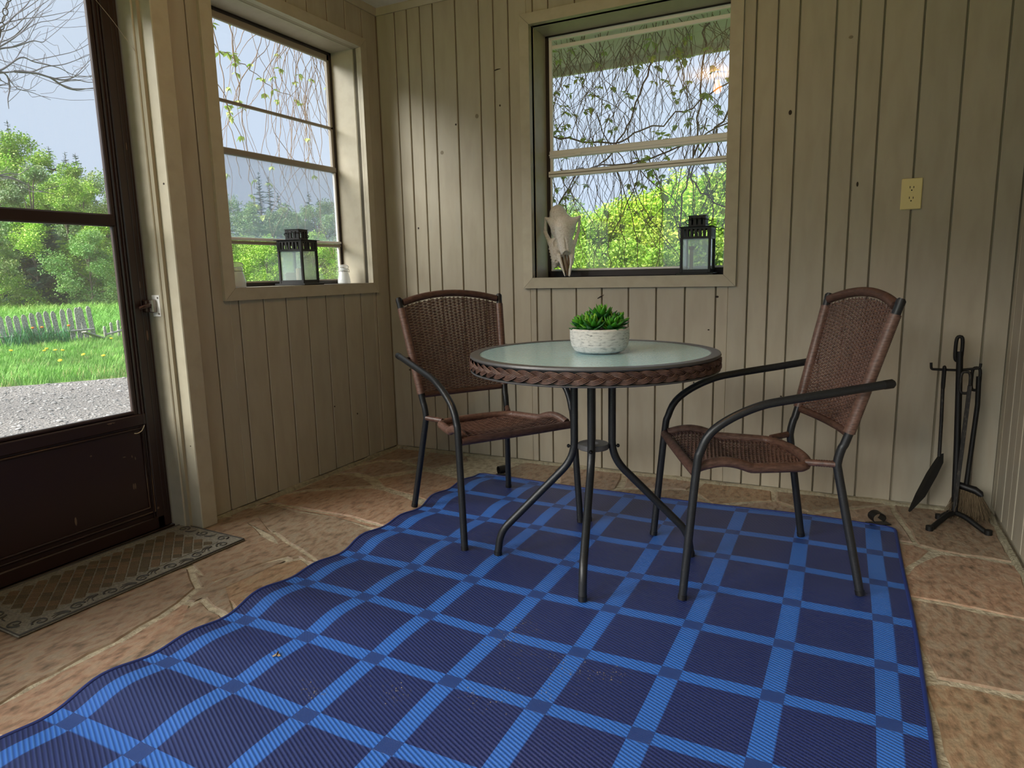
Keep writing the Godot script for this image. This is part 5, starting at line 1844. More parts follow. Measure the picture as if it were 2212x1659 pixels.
func broadleaf(called: String, label: String, at: Vector3, h: float, w: float, tone: Color, seed_: int, n: int, group: String, low := 0.12, cat := "tree", dead := 0.0) -> void:
	rng.seed = seed_
	var t := thing(called, label, cat, at, 0.0, group)
	var st := tool()
	var lean := Vector3(rng.randf_range(-0.05, 0.05), 0, rng.randf_range(-0.05, 0.05)) * h
	tube(st, curve([Vector3.ZERO, Vector3(0, h * 0.35, 0) + lean * 0.5, Vector3(0, h * 0.8, 0) + lean], h * 0.1), taper(curve([Vector3.ZERO, Vector3(0, h * 0.35, 0) + lean * 0.5, Vector3(0, h * 0.8, 0) + lean], h * 0.1).size(), h * 0.014, h * 0.003), 6)
	# lobes of the crown
	var lobes := []
	var nl := 11
	for i in nl:
		var f := (i + 0.5) / nl
		var y := lerpf(low, 0.9, f) * h
		var wd := w * sin(PI * clampf(0.18 + 0.78 * f, 0.0, 1.0)) * rng.randf_range(0.35, 0.75)
		var an := i * 2.4 + rng.randf()
		var c := Vector3(cos(an) * wd, y, sin(an) * wd)
		lobes.append([c, w * rng.randf_range(0.28, 0.44) * (1.0 - 0.45 * f), rng.randf_range(0.75, 1.25)])
		tube(st, [Vector3(0, y * 0.6, 0) + lean * 0.5, c * Vector3(0.6, 0.92, 0.6) + lean * 0.3, c], [h * 0.006, h * 0.004, h * 0.002], 4, false)
	obj("trunk", st, M.bark, t)
	var xs := []
	var cs := []
	for i in n:
		var lo: Array = lobes[rng.randi() % nl]
		var d := Vector3(rng.randfn(), rng.randfn() * 0.8, rng.randfn())
		d = d.normalized() * pow(rng.randf(), 0.45)
		var p: Vector3 = lo[0] + d * lo[1]
		if p.y < 0.05 * h:
			continue
		var s: float = rng.randf_range(0.7, 1.35) * w * 0.085
		xs.append(Transform3D(Basis.from_euler(Vector3(rng.randf_range(-0.6, 0.6), rng.randf() * TAU, rng.randf_range(-0.6, 0.6))).scaled(Vector3(s, s, s)), p))
		var k: float = lo[2] * rng.randf_range(0.75, 1.25)
		var c := Color(tone.r * k * rng.randf_range(0.85, 1.15), tone.g * k, tone.b * k * rng.randf_range(0.8, 1.2))
		if rng.randf() < dead:
			c = Color(0.25, 0.22, 0.16)
		cs.append(c)
	var m := many("crown", sprays[seed_ % sprays.size()], M.leaf, t, xs, cs)
	m.set_meta("kind", "stuff")

func conifer(label: String, at: Vector3, h: float, w: float, tone: Color, seed_: int, group: String) -> void:
	rng.seed = seed_
	var t := thing("fir_tree", label, "tree", at, 0.0, group)
	obj("trunk", tube_mesh([Vector3.ZERO, Vector3(0, h * 0.5, 0), Vector3(0, h * 0.99, 0)], [h * 0.013, h * 0.008, h * 0.001], 6), M.bark, t)
	var xs := []
	var cs := []
	var y := h * 0.06
	while y < h * 0.985:
		var f := y / h
		var l := w * pow(1.0 - f, 0.85) * rng.randf_range(0.75, 1.1) + 0.10
		var n := int(lerpf(10, 5, f))
		for i in n:
			var an := TAU * i / n + rng.randf() * 1.2
			var s := l * rng.randf_range(0.75, 1.15)
			var b := Basis(Vector3.UP, an) * Basis(Vector3.RIGHT, lerpf(0.30, -0.45, f) + rng.randf_range(-0.1, 0.1))
			xs.append(Transform3D(b.scaled_local(Vector3(s * 1.1, s, s)), Vector3(0, y + rng.randf_range(-0.1, 0.1), 0)))
			var k := rng.randf_range(0.7, 1.25)
			cs.append(Color(tone.r * k, tone.g * k, tone.b * k))
		y += h * lerpf(0.030, 0.020, f)
	var m := many("needles", firs[seed_ % firs.size()], M.needle, t, xs, cs)
	m.set_meta("kind", "stuff")

func grass_tuft(seed_: int, n: int, h: float, spread: float, wd: float) -> ArrayMesh:
	var st := tool()
	var r := RandomNumberGenerator.new()
	r.seed = seed_
	for i in n:
		var p := Vector3(r.randfn() * spread, 0, r.randfn() * spread)
		var an := r.randf() * TAU
		var d := Vector3(cos(an), 0, sin(an))
		var s := Vector3(-d.z, 0, d.x) * wd
		var hh := h * r.randf_range(0.5, 1.15)
		var mid := p + d * hh * 0.18 + Vector3(0, hh * 0.6, 0)
		var tip := p + d * hh * r.randf_range(0.35, 0.8) + Vector3(0, hh * 0.95, 0)
		tri(st, p - s, p + s, mid + s * 0.7, d)
		tri(st, p - s, mid + s * 0.7, mid - s * 0.7, d)
		tri(st, mid - s * 0.7, mid + s * 0.7, tip, d)
	return st.commit()

func stuff(called: String, label: String, category: String, mesh: Mesh, m: Material, xs: Array, cs: Array) -> void:
	var o := many(called, mesh, m, self, xs, cs)
	o.name = numbered(called)
	o.set_meta("label", label)
	o.set_meta("category", category)
	o.set_meta("kind", "stuff")

# where the ground lies: flat drive, a low bank, then the field
func ground_y(x: float, z: float) -> float:
	var edge := -5.35 + 0.32 * (z + 2.3) + 0.15 * sin(z * 1.7)   # border of the drive
	edge = -5.9 - 0.55 * (z + 1.7)
	var y := GY
	if x < edge:
		y += clampf((edge - x) * 0.05, 0.0, 0.05)
	return y

func drive_edge(z: float) -> float:
	return -5.9 - 0.55 * (z + 1.7) + 0.12 * sin(z * 1.9)

func build_ground() -> void:
	var g := structure("ground_field", "green spring field running back to the woods", "field")
	obj("soil", box_mesh(Vector3(-95, GY - 0.3, -95), Vector3(40, GY - 0.004, 40)), M.earth, g)
	var d := structure("gravel_drive", "pale grey gravel drive outside the storm door", "drive")
	var st := tool()
	var poly := PackedVector2Array()
	for i in 41:
		var z := lerpf(8.0, -7.0, i / 40.0)
		poly.append(Vector2(drive_edge(z) + 0.12 * sin(z * 9.0), z))
	poly.append(Vector2(-0.22, -7.0))
	poly.append(Vector2(-0.22, 8.0))
	var ix := Geometry2D.triangulate_polygon(poly)
	for k in range(0, ix.size(), 3):
		var a := poly[ix[k]]
		var b := poly[ix[k + 1]]
		var c := poly[ix[k + 2]]
		tri(st, Vector3(a.x, GY + 0.012, a.y), Vector3(b.x, GY + 0.012, b.y), Vector3(c.x, GY + 0.012, c.y), Vector3.UP)
	obj("gravel_bed", st, M.gravel, d)
	# loose stones in the part in view
	var pb := tool()
	lathe(pb, [Vector2(0, -0.5), Vector2(0.85, -0.3), Vector2(1, 0.1), Vector2(0.6, 0.5), Vector2(0, 0.6)], 6)
	var pm := pb.commit()
	rng.seed = 91
	var xs := []
	var cs := []
	while xs.size() < 9000:
		var x := rng.randf_range(-6.6, -1.2)
		var z := rng.randf_range(-3.2, 1.6)
		if x < drive_edge(z) + 0.05:
			continue
		var s := rng.randf_range(0.004, 0.012) * (1.0 if rng.randf() < 0.93 else 2.2)
		xs.append(Transform3D(Basis.from_euler(Vector3(rng.randf_range(-0.4, 0.4), rng.randf() * TAU, rng.randf_range(-0.4, 0.4))).scaled(Vector3(s * 1.3, s * 0.8, s)), Vector3(x, GY + 0.012 + s * 0.2, z)))
		var v := rng.randf_range(0.12, 0.36)
		cs.append(Color(v * 1.02, v, v * 0.97))
	stuff("gravel_stones", "loose grey stones strewn over the drive", "gravel", pm, M.pebble, xs, cs)
	# lawn between the drive and the fence
	var tuft := grass_tuft(5, 12, 0.13, 0.035, 0.0032)
	xs = []
	cs = []
	rng.seed = 92
	var nz := FastNoiseLite.new()
	nz.seed = 3
	nz.frequency = 0.7
	while xs.size() < 17000:
		var z := rng.randf_range(-9.5, 3.2)
		var e := drive_edge(z)
		var x := e - pow(rng.randf(), 1.0) * 8.0
		if z < -2.0 - 0.75 * (-x - 4.0):
			continue
		if x > e - 0.15 and rng.randf() < 0.6:
			continue
		var v := nz.get_noise_2d(x, z)
		var s := rng.randf_range(0.45, 1.1) * (1.0 + 0.5 * v)
		xs.append(Transform3D(Basis(Vector3.UP, rng.randf() * TAU).scaled(Vector3(s, s * rng.randf_range(0.7, 1.1), s)), Vector3(x, GY, z)))
		var k := rng.randf_range(0.75, 1.3) * (1.0 + 0.4 * v)
		if rng.randf() < 0.05:
			cs.append(Color(0.42, 0.38, 0.17) * k)
		else:
			cs.append(Color(0.15 * k, 0.345 * k, 0.045 * k))
	stuff("lawn_grass", "short bright green lawn between the drive and the picket fence", "grass", tuft, M.grass, xs, cs)
	# tall grass of the field
	var tall := grass_tuft(6, 10, 0.42, 0.10, 0.011)
	xs = []
	cs = []
	rng.seed = 93
	while xs.size() < 21000:
		var dist := 11.0 + pow(rng.randf(), 1.7) * 44.0
		var an := deg_to_rad(rng.randf_range(6.0, 50.0))
		var x := 2.28 - cos(an) * dist * 1.05
		var z := 3.07 - sin(an) * dist * 1.25
		if x > -12.9:
			continue
		var s := rng.randf_range(0.35, 0.85) * (0.75 + dist * 0.022)
		xs.append(Transform3D(Basis(Vector3.UP, rng.randf() * TAU).scaled(Vector3(s, s * 0.75, s)), Vector3(x, GY, z)))
		var k := rng.randf_range(0.8, 1.3)
		var yel := clampf((-x - 20.0) / 14.0, 0.0, 1.0) * rng.randf()
		cs.append(Color(lerpf(0.16, 0.38, yel) * k, lerpf(0.38, 0.42, yel) * k, lerpf(0.055, 0.09, yel) * k))
	stuff("field_grass", "tall yellow-green grass of the field behind the picket fence", "grass", tall, M.grass, xs, cs)
	# darker iris leaves at the foot of the fence
	var blade := grass_tuft(8, 9, 0.42, 0.05, 0.009)
	xs = []
	cs = []
	rng.seed = 94
	for i in 60:
		var f := rng.randf_range(0.12, 0.62)
		var p := FENCE_A.lerp(FENCE_B, f)
		xs.append(Transform3D(Basis(Vector3.UP, rng.randf() * TAU).scaled(Vector3.ONE * rng.randf_range(0.6, 1.1)), Vector3(p.x + 0.25 + rng.randf_range(-0.15, 0.25), GY, p.z + rng.randf_range(-0.1, 0.2))))
		var k := rng.randf_range(0.7, 1.2)
		cs.append(Color(0.045 * k, 0.21 * k, 0.075 * k))
	stuff("iris_leaves", "dark green iris leaves clumped along the foot of the picket fence", "plant", blade, M.grass, xs, cs)

const FENCE_A := Vector3(-11.6, -0.2, -3.6)
const FENCE_B := Vector3(-11.25, -0.2, -5.42)

func picket_mesh(h: float, w: float) -> ArrayMesh:
	var st := tool()
	var t := 0.009
	var p := [Vector2(-w, 0), Vector2(w, 0), Vector2(w, h - 0.05), Vector2(w * 0.35, h), Vector2(-w * 0.35, h), Vector2(-w, h - 0.05)]
	for s in [-1.0, 1.0]:
		for k in range(1, 5):
			tri(st, Vector3(s * t, p[0].y, p[0].x), Vector3(s * t, p[k].y, p[k].x), Vector3(s * t, p[k + 1].y, p[k + 1].x), Vector3(s, 0, 0))
	for k in 6:
		var a: Vector2 = p[k]
		var b: Vector2 = p[(k + 1) % 6]
		quad(st, Vector3(-t, a.y, a.x), Vector3(t, a.y, a.x), Vector3(t, b.y, b.x), Vector3(-t, b.y, b.x), Vector3(0, (a.y + b.y) * 0.5 - h * 0.5, (a.x + b.x) * 0.5))
	return st.commit()

func build_fence() -> void:
	rng.seed = 33
	var pm := picket_mesh(0.62, 0.042)
	var dir := (FENCE_B - FENCE_A).normalized()
	var t := thing("picket_fence", "weathered white picket fence leaning beside the iris leaves", "fence", FENCE_A)
	var yaw := atan2(dir.x, dir.z)
	var hs := [0.60, 0.60, 0.60, 0.59, 0.585, 0.60, 0.62, 0.63, 0.64, 0.63, 0.66, 0.67, 0.68, 0.69, 0.70]
	var n := 15
	for i in n:
		var f := (i + 0.3) / n
		var lean := -0.07 - 0.03 * rng.randf() + (0.06 if i > 9 else 0.0)
		if i >= 13:
			lean = -0.10
		var b := Basis(Vector3.UP, yaw) * Basis(Vector3.RIGHT, lean) * Basis(Vector3(0, 0, 1), rng.randf_range(-0.06, 0.06))
		var o := put("picket", pm, M.picket, t, Transform3D(b.scaled_local(Vector3(1, hs[i] / 0.62, 1)), (FENCE_B - FENCE_A) * f))
	obj("rail", tube_mesh([Vector3(0.03, 0.20, 0) - dir * 0.1, (FENCE_B - FENCE_A) * 0.95 + Vector3(0.03, 0.24, 0)], 0.022, 6), M.picket, t)
	# broken low section further right
	var A := Vector3(-11.35, GY, -5.62)
	var B := Vector3(-12.3, GY, -7.4)
	var t2 := thing("broken_fence", "low broken grey picket fence near the storm door edge", "fence", A)
	dir = (B - A).normalized()
	yaw = atan2(dir.x, dir.z)
	for i in 8:
		var h: float = [0.27, 0.33, 0.36, 0.38, 0.42, 0.44, 0.46, 0.46][i]
		var b := Basis(Vector3.UP, yaw) * Basis(Vector3.RIGHT, rng.randf_range(-0.06, 0.06))
		put("picket", pm, M.picket, t2, Transform3D(b.scaled_local(Vector3(1, h / 0.62, 1)), (B - A) * (i / 8.0)))
	obj("rail", tube_mesh([Vector3(0.03, 0.10, 0), (B - A) * 0.95 + Vector3(0.03, 0.22, 0)], 0.022, 6), M.picket, t2)
	var fb := tool()
	bx(fb, Vector3(-0.28, -0.012, -0.05), Vector3(0.28, 0.012, 0.05), 0.003)
	var bo := single("fallen_board", "grey board fallen at the end of the leaning fence", "board", fb, M.picket)
	bo.position = Vector3(-10.95, GY + 0.13, -5.15)
	bo.rotation = Vector3(0.1, -1.25, 0.35)

func build_dandelions() -> void:
	rng.seed = 44
	var head := lathe_mesh([Vector2(0, -0.012), Vector2(0.014, -0.004), Vector2(0.028, 0.006), Vector2(0.020, 0.014), Vector2(0, 0.017)], 10).commit()
	var stem := tube_mesh([Vector3(0, 0, 0), Vector3(0.004, 0.08, 0), Vector3(0, 0.15, 0)], 0.003, 5).commit()
	var px := [[-9.2, -2.75, "nearest the left edge"], [-8.6, -2.9, ""], [-8.5, -3.0, ""], [-8.35, -3.02, ""], [-7.0, -2.2, ""], [-7.4, -2.75, ""], [-6.95, -2.75, ""], [-9.6, -4.6, ""], [-6.7, -3.9, ""], [-8.9, -3.1, ""]]
	var words := ["yellow dandelion at the left edge of the lawn", "yellow dandelion of the cluster left on the lawn, hindmost", "yellow dandelion in the middle of the lawn cluster", "yellow dandelion of the cluster left on the lawn, rightmost", "yellow dandelion low on the left by the gravel", "yellow dandelion behind the gravel, left of a pair", "yellow dandelion behind the gravel, right of a pair", "yellow dandelion in front of the iris leaves", "yellow dandelion by the gravel near the storm door stile", "yellow dandelion set behind the lawn cluster"]
	for i in px.size():
		var p: Array = px[i]
		var t := thing("dandelion", words[i], "flower", Vector3(p[0], GY, p[1]), rng.randf() * TAU, "dandelions in the lawn")
		put("stem", stem, M.stem, t)
		put("flower_head", head, M.yellow, t, Transform3D(Basis(Vector3.RIGHT, rng.randf_range(-0.5, 0.3)), Vector3(0, 0.155, 0)))
	for i in 3:
		var p := FENCE_A.lerp(FENCE_B, [0.30, 0.38, 0.62][i]) + Vector3(0.35, 0, 0)
		var t := thing("orange_lily", ["orange flower left of the iris leaves", "orange flower among the iris leaves on the left", "orange flower over the iris leaves on the right"][i], "flower", Vector3(p.x, GY, p.z), 0.3 * i, "orange flowers by the fence")
		put("stem", stem, M.stem, t, Transform3D(Basis().scaled(Vector3(1.2, 2.3, 1.2)), Vector3.ZERO))
		put("flower_head", head, M.orange, t, Transform3D(Basis().scaled(Vector3(1.1, 1.6, 1.1)), Vector3(0, 0.35, 0)))

func polar(bearing: float, dist: float) -> Vector3:
	# a place on the ground: degrees west of north from the porch, and metres
	var an := deg_to_rad(bearing)
	return Vector3(2.28 - sin(an) * dist, GY, 3.07 - cos(an) * dist)

func build_woods() -> void:
	for i in 3:
		sprays.append(spray_mesh(100 + i, 26, 1.0, 0.42))
		firs.append(needle_branch(200 + i))
	var spring := Color(0.27, 0.44, 0.05)
	var lime := Color(0.31, 0.49, 0.055)
	var olive := Color(0.23, 0.32, 0.10)
	var grey_green := Color(0.22, 0.33, 0.14)
	var fir := Color(0.055, 0.13, 0.075)
	var fir_blue := Color(0.075, 0.15, 0.12)
	var g1 := "trees behind the field"
	# seen through the storm door, from left to right: [bearing, distance, height, width, tone, label]
	var rows := [
		[65.2, 46.0, 9.0, 3.6, olive, "tall loose olive-green tree at the far left of the woods"],
		[63.2, 52.0, 10.0, 3.8, grey_green, "grey-green birch with thin crown at the left edge"],
		[61.8, 49.0, 10.2, 3.6, spring, "tallest bright green tree left of the small fir spire"],
		[60.4, 47.0, 9.0, 3.2, lime, "lime-green tree in the middle of the door glass"],
		[58.8, 54.0, 9.5, 3.2, spring, "green tree right of the lime-green one"],
		[57.4, 47.0, 7.8, 3.0, olive, "shorter olive tree beside the door stile"],
		[63.6, 42.0, 6.2, 2.6, spring, "low leafy tree at the front left of the woods"],
		[61.0, 41.0, 7.4, 2.6, grey_green, "dull green tree behind the middle door rail"],
		[59.0, 40.0, 6.6, 2.5, lime, "bright lime larch at the front of the woods"],
		[56.6, 41.0, 6.0, 2.4, olive, "small olive tree hidden in part by the door stile"],
		[62.3, 40.0, 4.4, 2.4, Color(0.14, 0.27, 0.07), "dark undergrowth tree at the wood's left foot"],
		[58.0, 36.0, 3.6, 2.0, Color(0.17, 0.32, 0.08), "dark undergrowth tree at the wood's right foot"],
		[55.2, 44.0, 7.0, 3.0, spring, "green tree beyond the door's right edge"],
		[64.4, 43.5, 7.2, 2.8, lime, "lime-green tree cut off by the left picture edge"],
		[62.6, 44.5, 7.6, 2.7, olive, "olive tree in the left half of the upper door glass"],
		[60.0, 43.0, 7.0, 2.6, spring, "green tree above the lime larch in the door glass"],
		[58.2, 44.0, 6.8, 2.6, lime, "lime-green tree just left of the door stile"],
		[61.1, 37.5, 4.0, 2.2, spring, "low green sapling at the centre foot of the woods"],
		[57.3, 38.0, 4.4, 2.2, lime, "low lime sapling at the foot of the woods by the stile"],
		[63.7, 37.5, 3.8, 2.2, olive, "low olive sapling at the left foot of the woods"],
		[67.0, 49.0, 10.0, 3.6, spring, "green tree first to the left of the picture"],
		[69.0, 45.0, 8.4, 3.2, olive, "olive tree second to the left of the picture"],
		[71.5, 50.0, 10.4, 3.6, lime, "lime-green tree third to the left of the picture"],
		[74.0, 46.0, 9.0, 3.4, spring, "green tree fourth to the left of the picture"],
		[77.0, 49.0, 10.0, 3.6, grey_green, "grey-green tree fifth to the left of the picture"],
		[80.5, 47.0, 9.0, 3.4, spring, "green tree last to the left of the picture"]]
	for i in rows.size():
		var r: Array = rows[i]
		broadleaf("broadleaf_tree", r[5], polar(r[0], r[1]), r[2], r[3], r[4], 300 + i, 820, g1, 0.06 if r[2] < 8.0 else 0.14)
	for r in [[61.6, 54.5, 11.4, 1.1, fir, "thin fir spire rising above the tallest green tree"], [59.5, 57.0, 10.4, 1.5, fir, "dark bushy fir top right of the green trees"], [58.6, 59.0, 10.4, 1.3, fir_blue, "pale fir top left of a pair by the door stile"], [58.0, 55.5, 9.8, 1.4, fir, "dark fir top nearest the door stile"], [60.2, 37.6, 4.2, 1.3, fir, "dark fir low in the woods behind the field"], [62.9, 43.0, 5.2, 1.9, fir, "dark fir low at the left of the woods"], [57.1, 42.5, 5.5, 1.9, fir, "dark fir low beside the door stile"], [61.3, 39.0, 3.6, 1.5, fir, "small dark fir at the foot of the woods"]]:
		conifer(r[5], polar(r[0], r[1]), r[2], r[3], r[4], 400 + int(r[0] * 10.0), "firs behind the field")
	# seen through the left window
	var g2 := "trees beyond the left window"
	rows = [
		[49.6, 55.0, 7.7, 2.4, grey_green, "pale leafy tree at the left edge of the window"],
		[47.1, 52.0, 6.9, 2.6, grey_green, "pale green tree left of the twin spires"],
		[43.9, 54.0, 6.4, 2.6, grey_green, "pale green tree right of the twin spires"],
		[49.1, 38.5, 3.5, 2.3, spring, "low bright green tree behind the left jar"],
		[47.6, 42.0, 3.7, 2.3, spring, "low bright green tree left of the lantern"],
		[46.0, 37.0, 3.4, 2.2, spring, "low green tree just left of the lantern glass"],
		[44.3, 43.0, 3.6, 2.4, olive, "low olive tree hidden in part by the lantern"],
		[42.5, 39.0, 3.6, 2.3, spring, "low green tree right of the lantern"],
		[40.8, 42.5, 3.6, 2.3, olive, "low olive tree behind the right jar"],
		[50.8, 42.0, 4.0, 2.3, spring, "low green tree behind the left window's casing"],
		[45.7, 56.5, 6.6, 2.7, Color(0.16, 0.30, 0.12), "dull green tree under the twin spires"],
		[48.6, 47.0, 6.6, 2.7, grey_green, "rounded pale tree low at the left of the window"],
		[47.2, 45.0, 5.8, 2.5, grey_green, "pale tree in front of the twin spires, left side"],
		[44.9, 46.0, 6.0, 2.6, Color(0.19, 0.30, 0.14), "darker pale tree right of the twin spires"],
		[43.2, 47.5, 6.2, 2.6, grey_green, "pale tree left of the hanging vine ends"],
		[41.6, 46.0, 6.4, 2.7, grey_green, "pale tree in front of the right pair of firs"],
		[40.4, 49.0, 6.6, 2.7, Color(0.19, 0.30, 0.14), "darker pale tree at the right edge of the window"],
		[50.2, 49.0, 7.2, 2.7, grey_green, "pale tree partly hidden by the window's left casing"]]
	for i in rows.size():
		var r: Array = rows[i]
		broadleaf("broadleaf_tree", r[5], polar(r[0], r[1]), r[2], r[3], r[4], 330 + i, 640, g2, 0.05)
	for r in [[48.7, 57.5, 8.5, 1.05, fir_blue, "blue-green fir left in the left window"], [46.1, 58.0, 9.4, 1.05, fir, "left one of the twin fir spires"], [45.4, 60.0, 9.4, 1.0, fir, "right one of the twin fir spires"], [44.8, 56.0, 7.6, 0.9, fir, "short fir right beside the twin spires"], [42.5, 57.5, 7.9, 1.2, fir_blue, "fir right in the left window, left of a pair"], [41.8, 59.5, 7.6, 1.1, fir_blue, "fir right in the left window, right of a pair"], [47.8, 61.0, 7.0, 1.1, fir, "fir between the blue-green fir and the twin spires"], [43.7, 62.0, 6.9, 1.0, fir, "fir between the twin spires and the right pair"]]:
		conifer(r[5], polar(r[0], r[1]), r[2], r[3], r[4], 440 + int(r[0] * 10.0), "firs beyond the left window")
	# shrubs behind the back window
	var g3 := "bushes behind the back window"
	sprays.append(spray_mesh(120, 20, 1.0, 0.36))
	var acid := Color(0.33, 0.46, 0.045)
	rows = [
		[22.3, 17.0, 2.9, 1.8, grey_green, "greyish tree left behind the vine stems"],
		[19.4, 10.0, 2.15, 1.3, lime, "bright green bush in the lower left of the back window"],
		[16.6, 7.2, 1.95, 1.1, acid, "yellow-green bush in the middle of the back window"],
		[13.7, 8.8, 2.4, 1.2, acid, "tall yellow-green bush right of the middle"],
		[11.2, 7.5, 2.25, 1.3, lime, "bright green bush behind the back window's lantern"],
		[9.0, 9.5, 2.6, 1.4, olive, "dull olive bush at the right edge of the back window"],
		[21.6, 7.0, 1.7, 1.1, spring, "low green bush behind the skull"],
		[18.3, 5.9, 1.5, 0.9, spring, "low green bush right of the skull"],
		[15.0, 5.0, 1.35, 0.7, lime, "low lime bush in the middle of the back window"],
		[12.3, 5.8, 1.45, 0.9, spring, "low green bush left of the back window's lantern"],
		[6.5, 8.0, 2.6, 1.4, olive, "olive bush beyond the right jamb of the back window"],
		[17.9, 22.0, 3.3, 2.4, spring, "distant green tree behind the bushes"],
		[13.4, 25.0, 4.2, 2.6, spring, "distant green tree right of the other"],
		[10.1, 21.0, 4.0, 2.4, grey_green, "distant greyish tree at the right"]]
	for i in rows.size():
		var r: Array = rows[i]
		broadleaf("leafy_bush", r[5], polar(r[0], r[1]), r[2], r[3], r[4], 360 + i, 1500 if r[1] < 12.0 else 700, g3, 0.03, "bush")

# a bare limb: main path, with side twigs grown from it
func twigs(st: SurfaceTool, path: Array, r0: float, r1: float, depth: int, n: int, up: float) -> void:
	var c := curve(path, 0.05)
	tube(st, c, taper(c.size(), r0, r1), 4, false)
	if depth <= 0:
		return
	for i in n:
		var k: int = clampi(int(c.size() * (0.2 + 0.78 * (i + rng.randf() * 0.6) / n)), 1, c.size() - 2)
		var p: Vector3 = c[k]
		var dir: Vector3 = (c[k + 1] - c[k - 1]).normalized()
		var side := Vector3(rng.randfn() * 0.5, rng.randf_range(-0.35, 1.0) * up, rng.randfn() * 0.8)
		var l: float = (0.22 + 0.45 * rng.randf()) * (1.0 if depth > 1 else 0.5)
		var q := p + (dir * 0.75 + side).normalized() * l
		var q2 := q + (dir * 0.4 + side + Vector3(0, 0.25 * up, 0)).normalized() * l * 0.8
		twigs(st, [p, p.lerp(q, 0.5) + Vector3(rng.randfn(), rng.randfn(), rng.randfn()) * 0.02, q, q2], lerpf(r0, r1, float(k) / c.size()) * 0.6, 0.0022, depth - 1, 3, up)

func build_bare_tree() -> void:
	rng.seed = 55
	var t := thing("bare_tree", "leafless tree branches reaching in at the upper left", "tree")
	var st := tool()
	# the trunk stands to the left, outside the picture
	var foot := Vector3(-5.6, GY, 1.2)
	var limbs := [
		[Vector3(-5.20, 2.10, 0.00), Vector3(-5.60, 2.93, -0.92), Vector3(-5.80, 3.19, -1.44), Vector3(-5.90, 3.26, -1.68), Vector3(-6.00, 3.38, -1.90), Vector3(-6.10, 3.49, -2.18), Vector3(-6.30, 3.74, -2.63)],
		[Vector3(-5.20, 2.32, -0.16), Vector3(-5.40, 2.96, -0.91), Vector3(-5.50, 3.10, -1.16), Vector3(-5.60, 3.29, -1.41), Vector3(-5.70, 3.31, -1.60), Vector3(-5.90, 3.37, -1.97), Vector3(-6.00, 3.36, -2.21), Vector3(-6.10, 3.43, -2.52)],
		[Vector3(-5.80, 3.19, -1.44), Vector3(-5.90, 3.25, -1.71), Vector3(-6.00, 3.27, -1.93), Vector3(-6.00, 3.28, -2.09), Vector3(-6.20, 3.44, -2.39), Vector3(-6.30, 3.62, -2.60)],
		[Vector3(-6.00, 3.27, -1.93), Vector3(-6.10, 3.23, -2.14), Vector3(-6.20, 3.25, -2.34), Vector3(-6.30, 3.33, -2.56)],
		[Vector3(-5.30, 2.66, -0.24), Vector3(-5.40, 3.19, -0.98), Vector3(-5.50, 3.36, -1.32), Vector3(-5.60, 3.49, -1.55), Vector3(-5.70, 3.55, -1.73), Vector3(-5.80, 3.74, -1.85)],
		[Vector3(-5.40, 2.91, -0.60), Vector3(-5.50, 3.32, -1.17), Vector3(-5.60, 3.54, -1.44), Vector3(-5.70, 3.76, -1.66)],
		[Vector3(-5.40, 3.14, -0.70), Vector3(-5.50, 3.50, -1.19), Vector3(-5.60, 3.69, -1.40), Vector3(-5.70, 3.91, -1.62), Vector3(-5.80, 4.13, -1.76)],
		[Vector3(-5.40, 3.01, -0.84), Vector3(-5.50, 3.07, -1.17), Vector3(-5.60, 2.96, -1.26), Vector3(-5.60, 2.85, -1.23), Vector3(-5.70, 2.77, -1.28)],
		[Vector3(-5.00, 2.03, -0.17), Vector3(-5.20, 2.01, -0.69), Vector3(-5.40, 2.03, -1.03), Vector3(-5.50, 2.01, -1.19), Vector3(-5.60, 1.95, -1.42), Vector3(-5.70, 1.94, -1.63)]]
	for l in limbs:
		twigs(st, l, 0.015, 0.003, 2, 4, 0.7)
	var crotch := Vector3(-5.20, 2.10, 0.00)
	tube(st, curve([foot, foot.lerp(crotch, 0.5) + Vector3(0.1, 0.2, 0), crotch], 0.2), 0.13, 8)
	tube(st, curve([crotch, Vector3(-5.25, 2.49, -0.20), Vector3(-5.30, 3.01, -0.43), Vector3(-5.40, 3.80, -0.65)], 0.2), 0.07, 7)
	obj("branches", st, M.bark_branch, t)

func build_chain() -> void:
	var t := thing("hanging_chain", "dark steel chain hanging outside the upper storm door glass", "chain")
	var a := Vector3(-0.62, 2.10, 1.41)
	var b := Vector3(-0.60, 1.90, 1.49)
	var n := 7
	for i in n:
		var c := a.lerp(b, (i + 0.5) / n)
		var d := (b - a).normalized()
		var s := d.cross(Vector3.RIGHT if i % 2 == 0 else Vector3(0, 0, 1)).normalized()
		var ring := []
		for k in 14:
			var an := TAU * k / 14.0
			ring.append(c + d * cos(an) * 0.0145 + s * sin(an) * 0.0085)
		obj("link", tube_mesh(ring, 0.0022, 5, false, true), M.black_iron, t)
	obj("hook", tube_mesh([b, b + (b - a).normalized() * 0.03, b + (b - a).normalized() * 0.07 + Vector3(0, 0, 0.01)], [0.004, 0.006, 0.003], 6), M.black_iron, t)

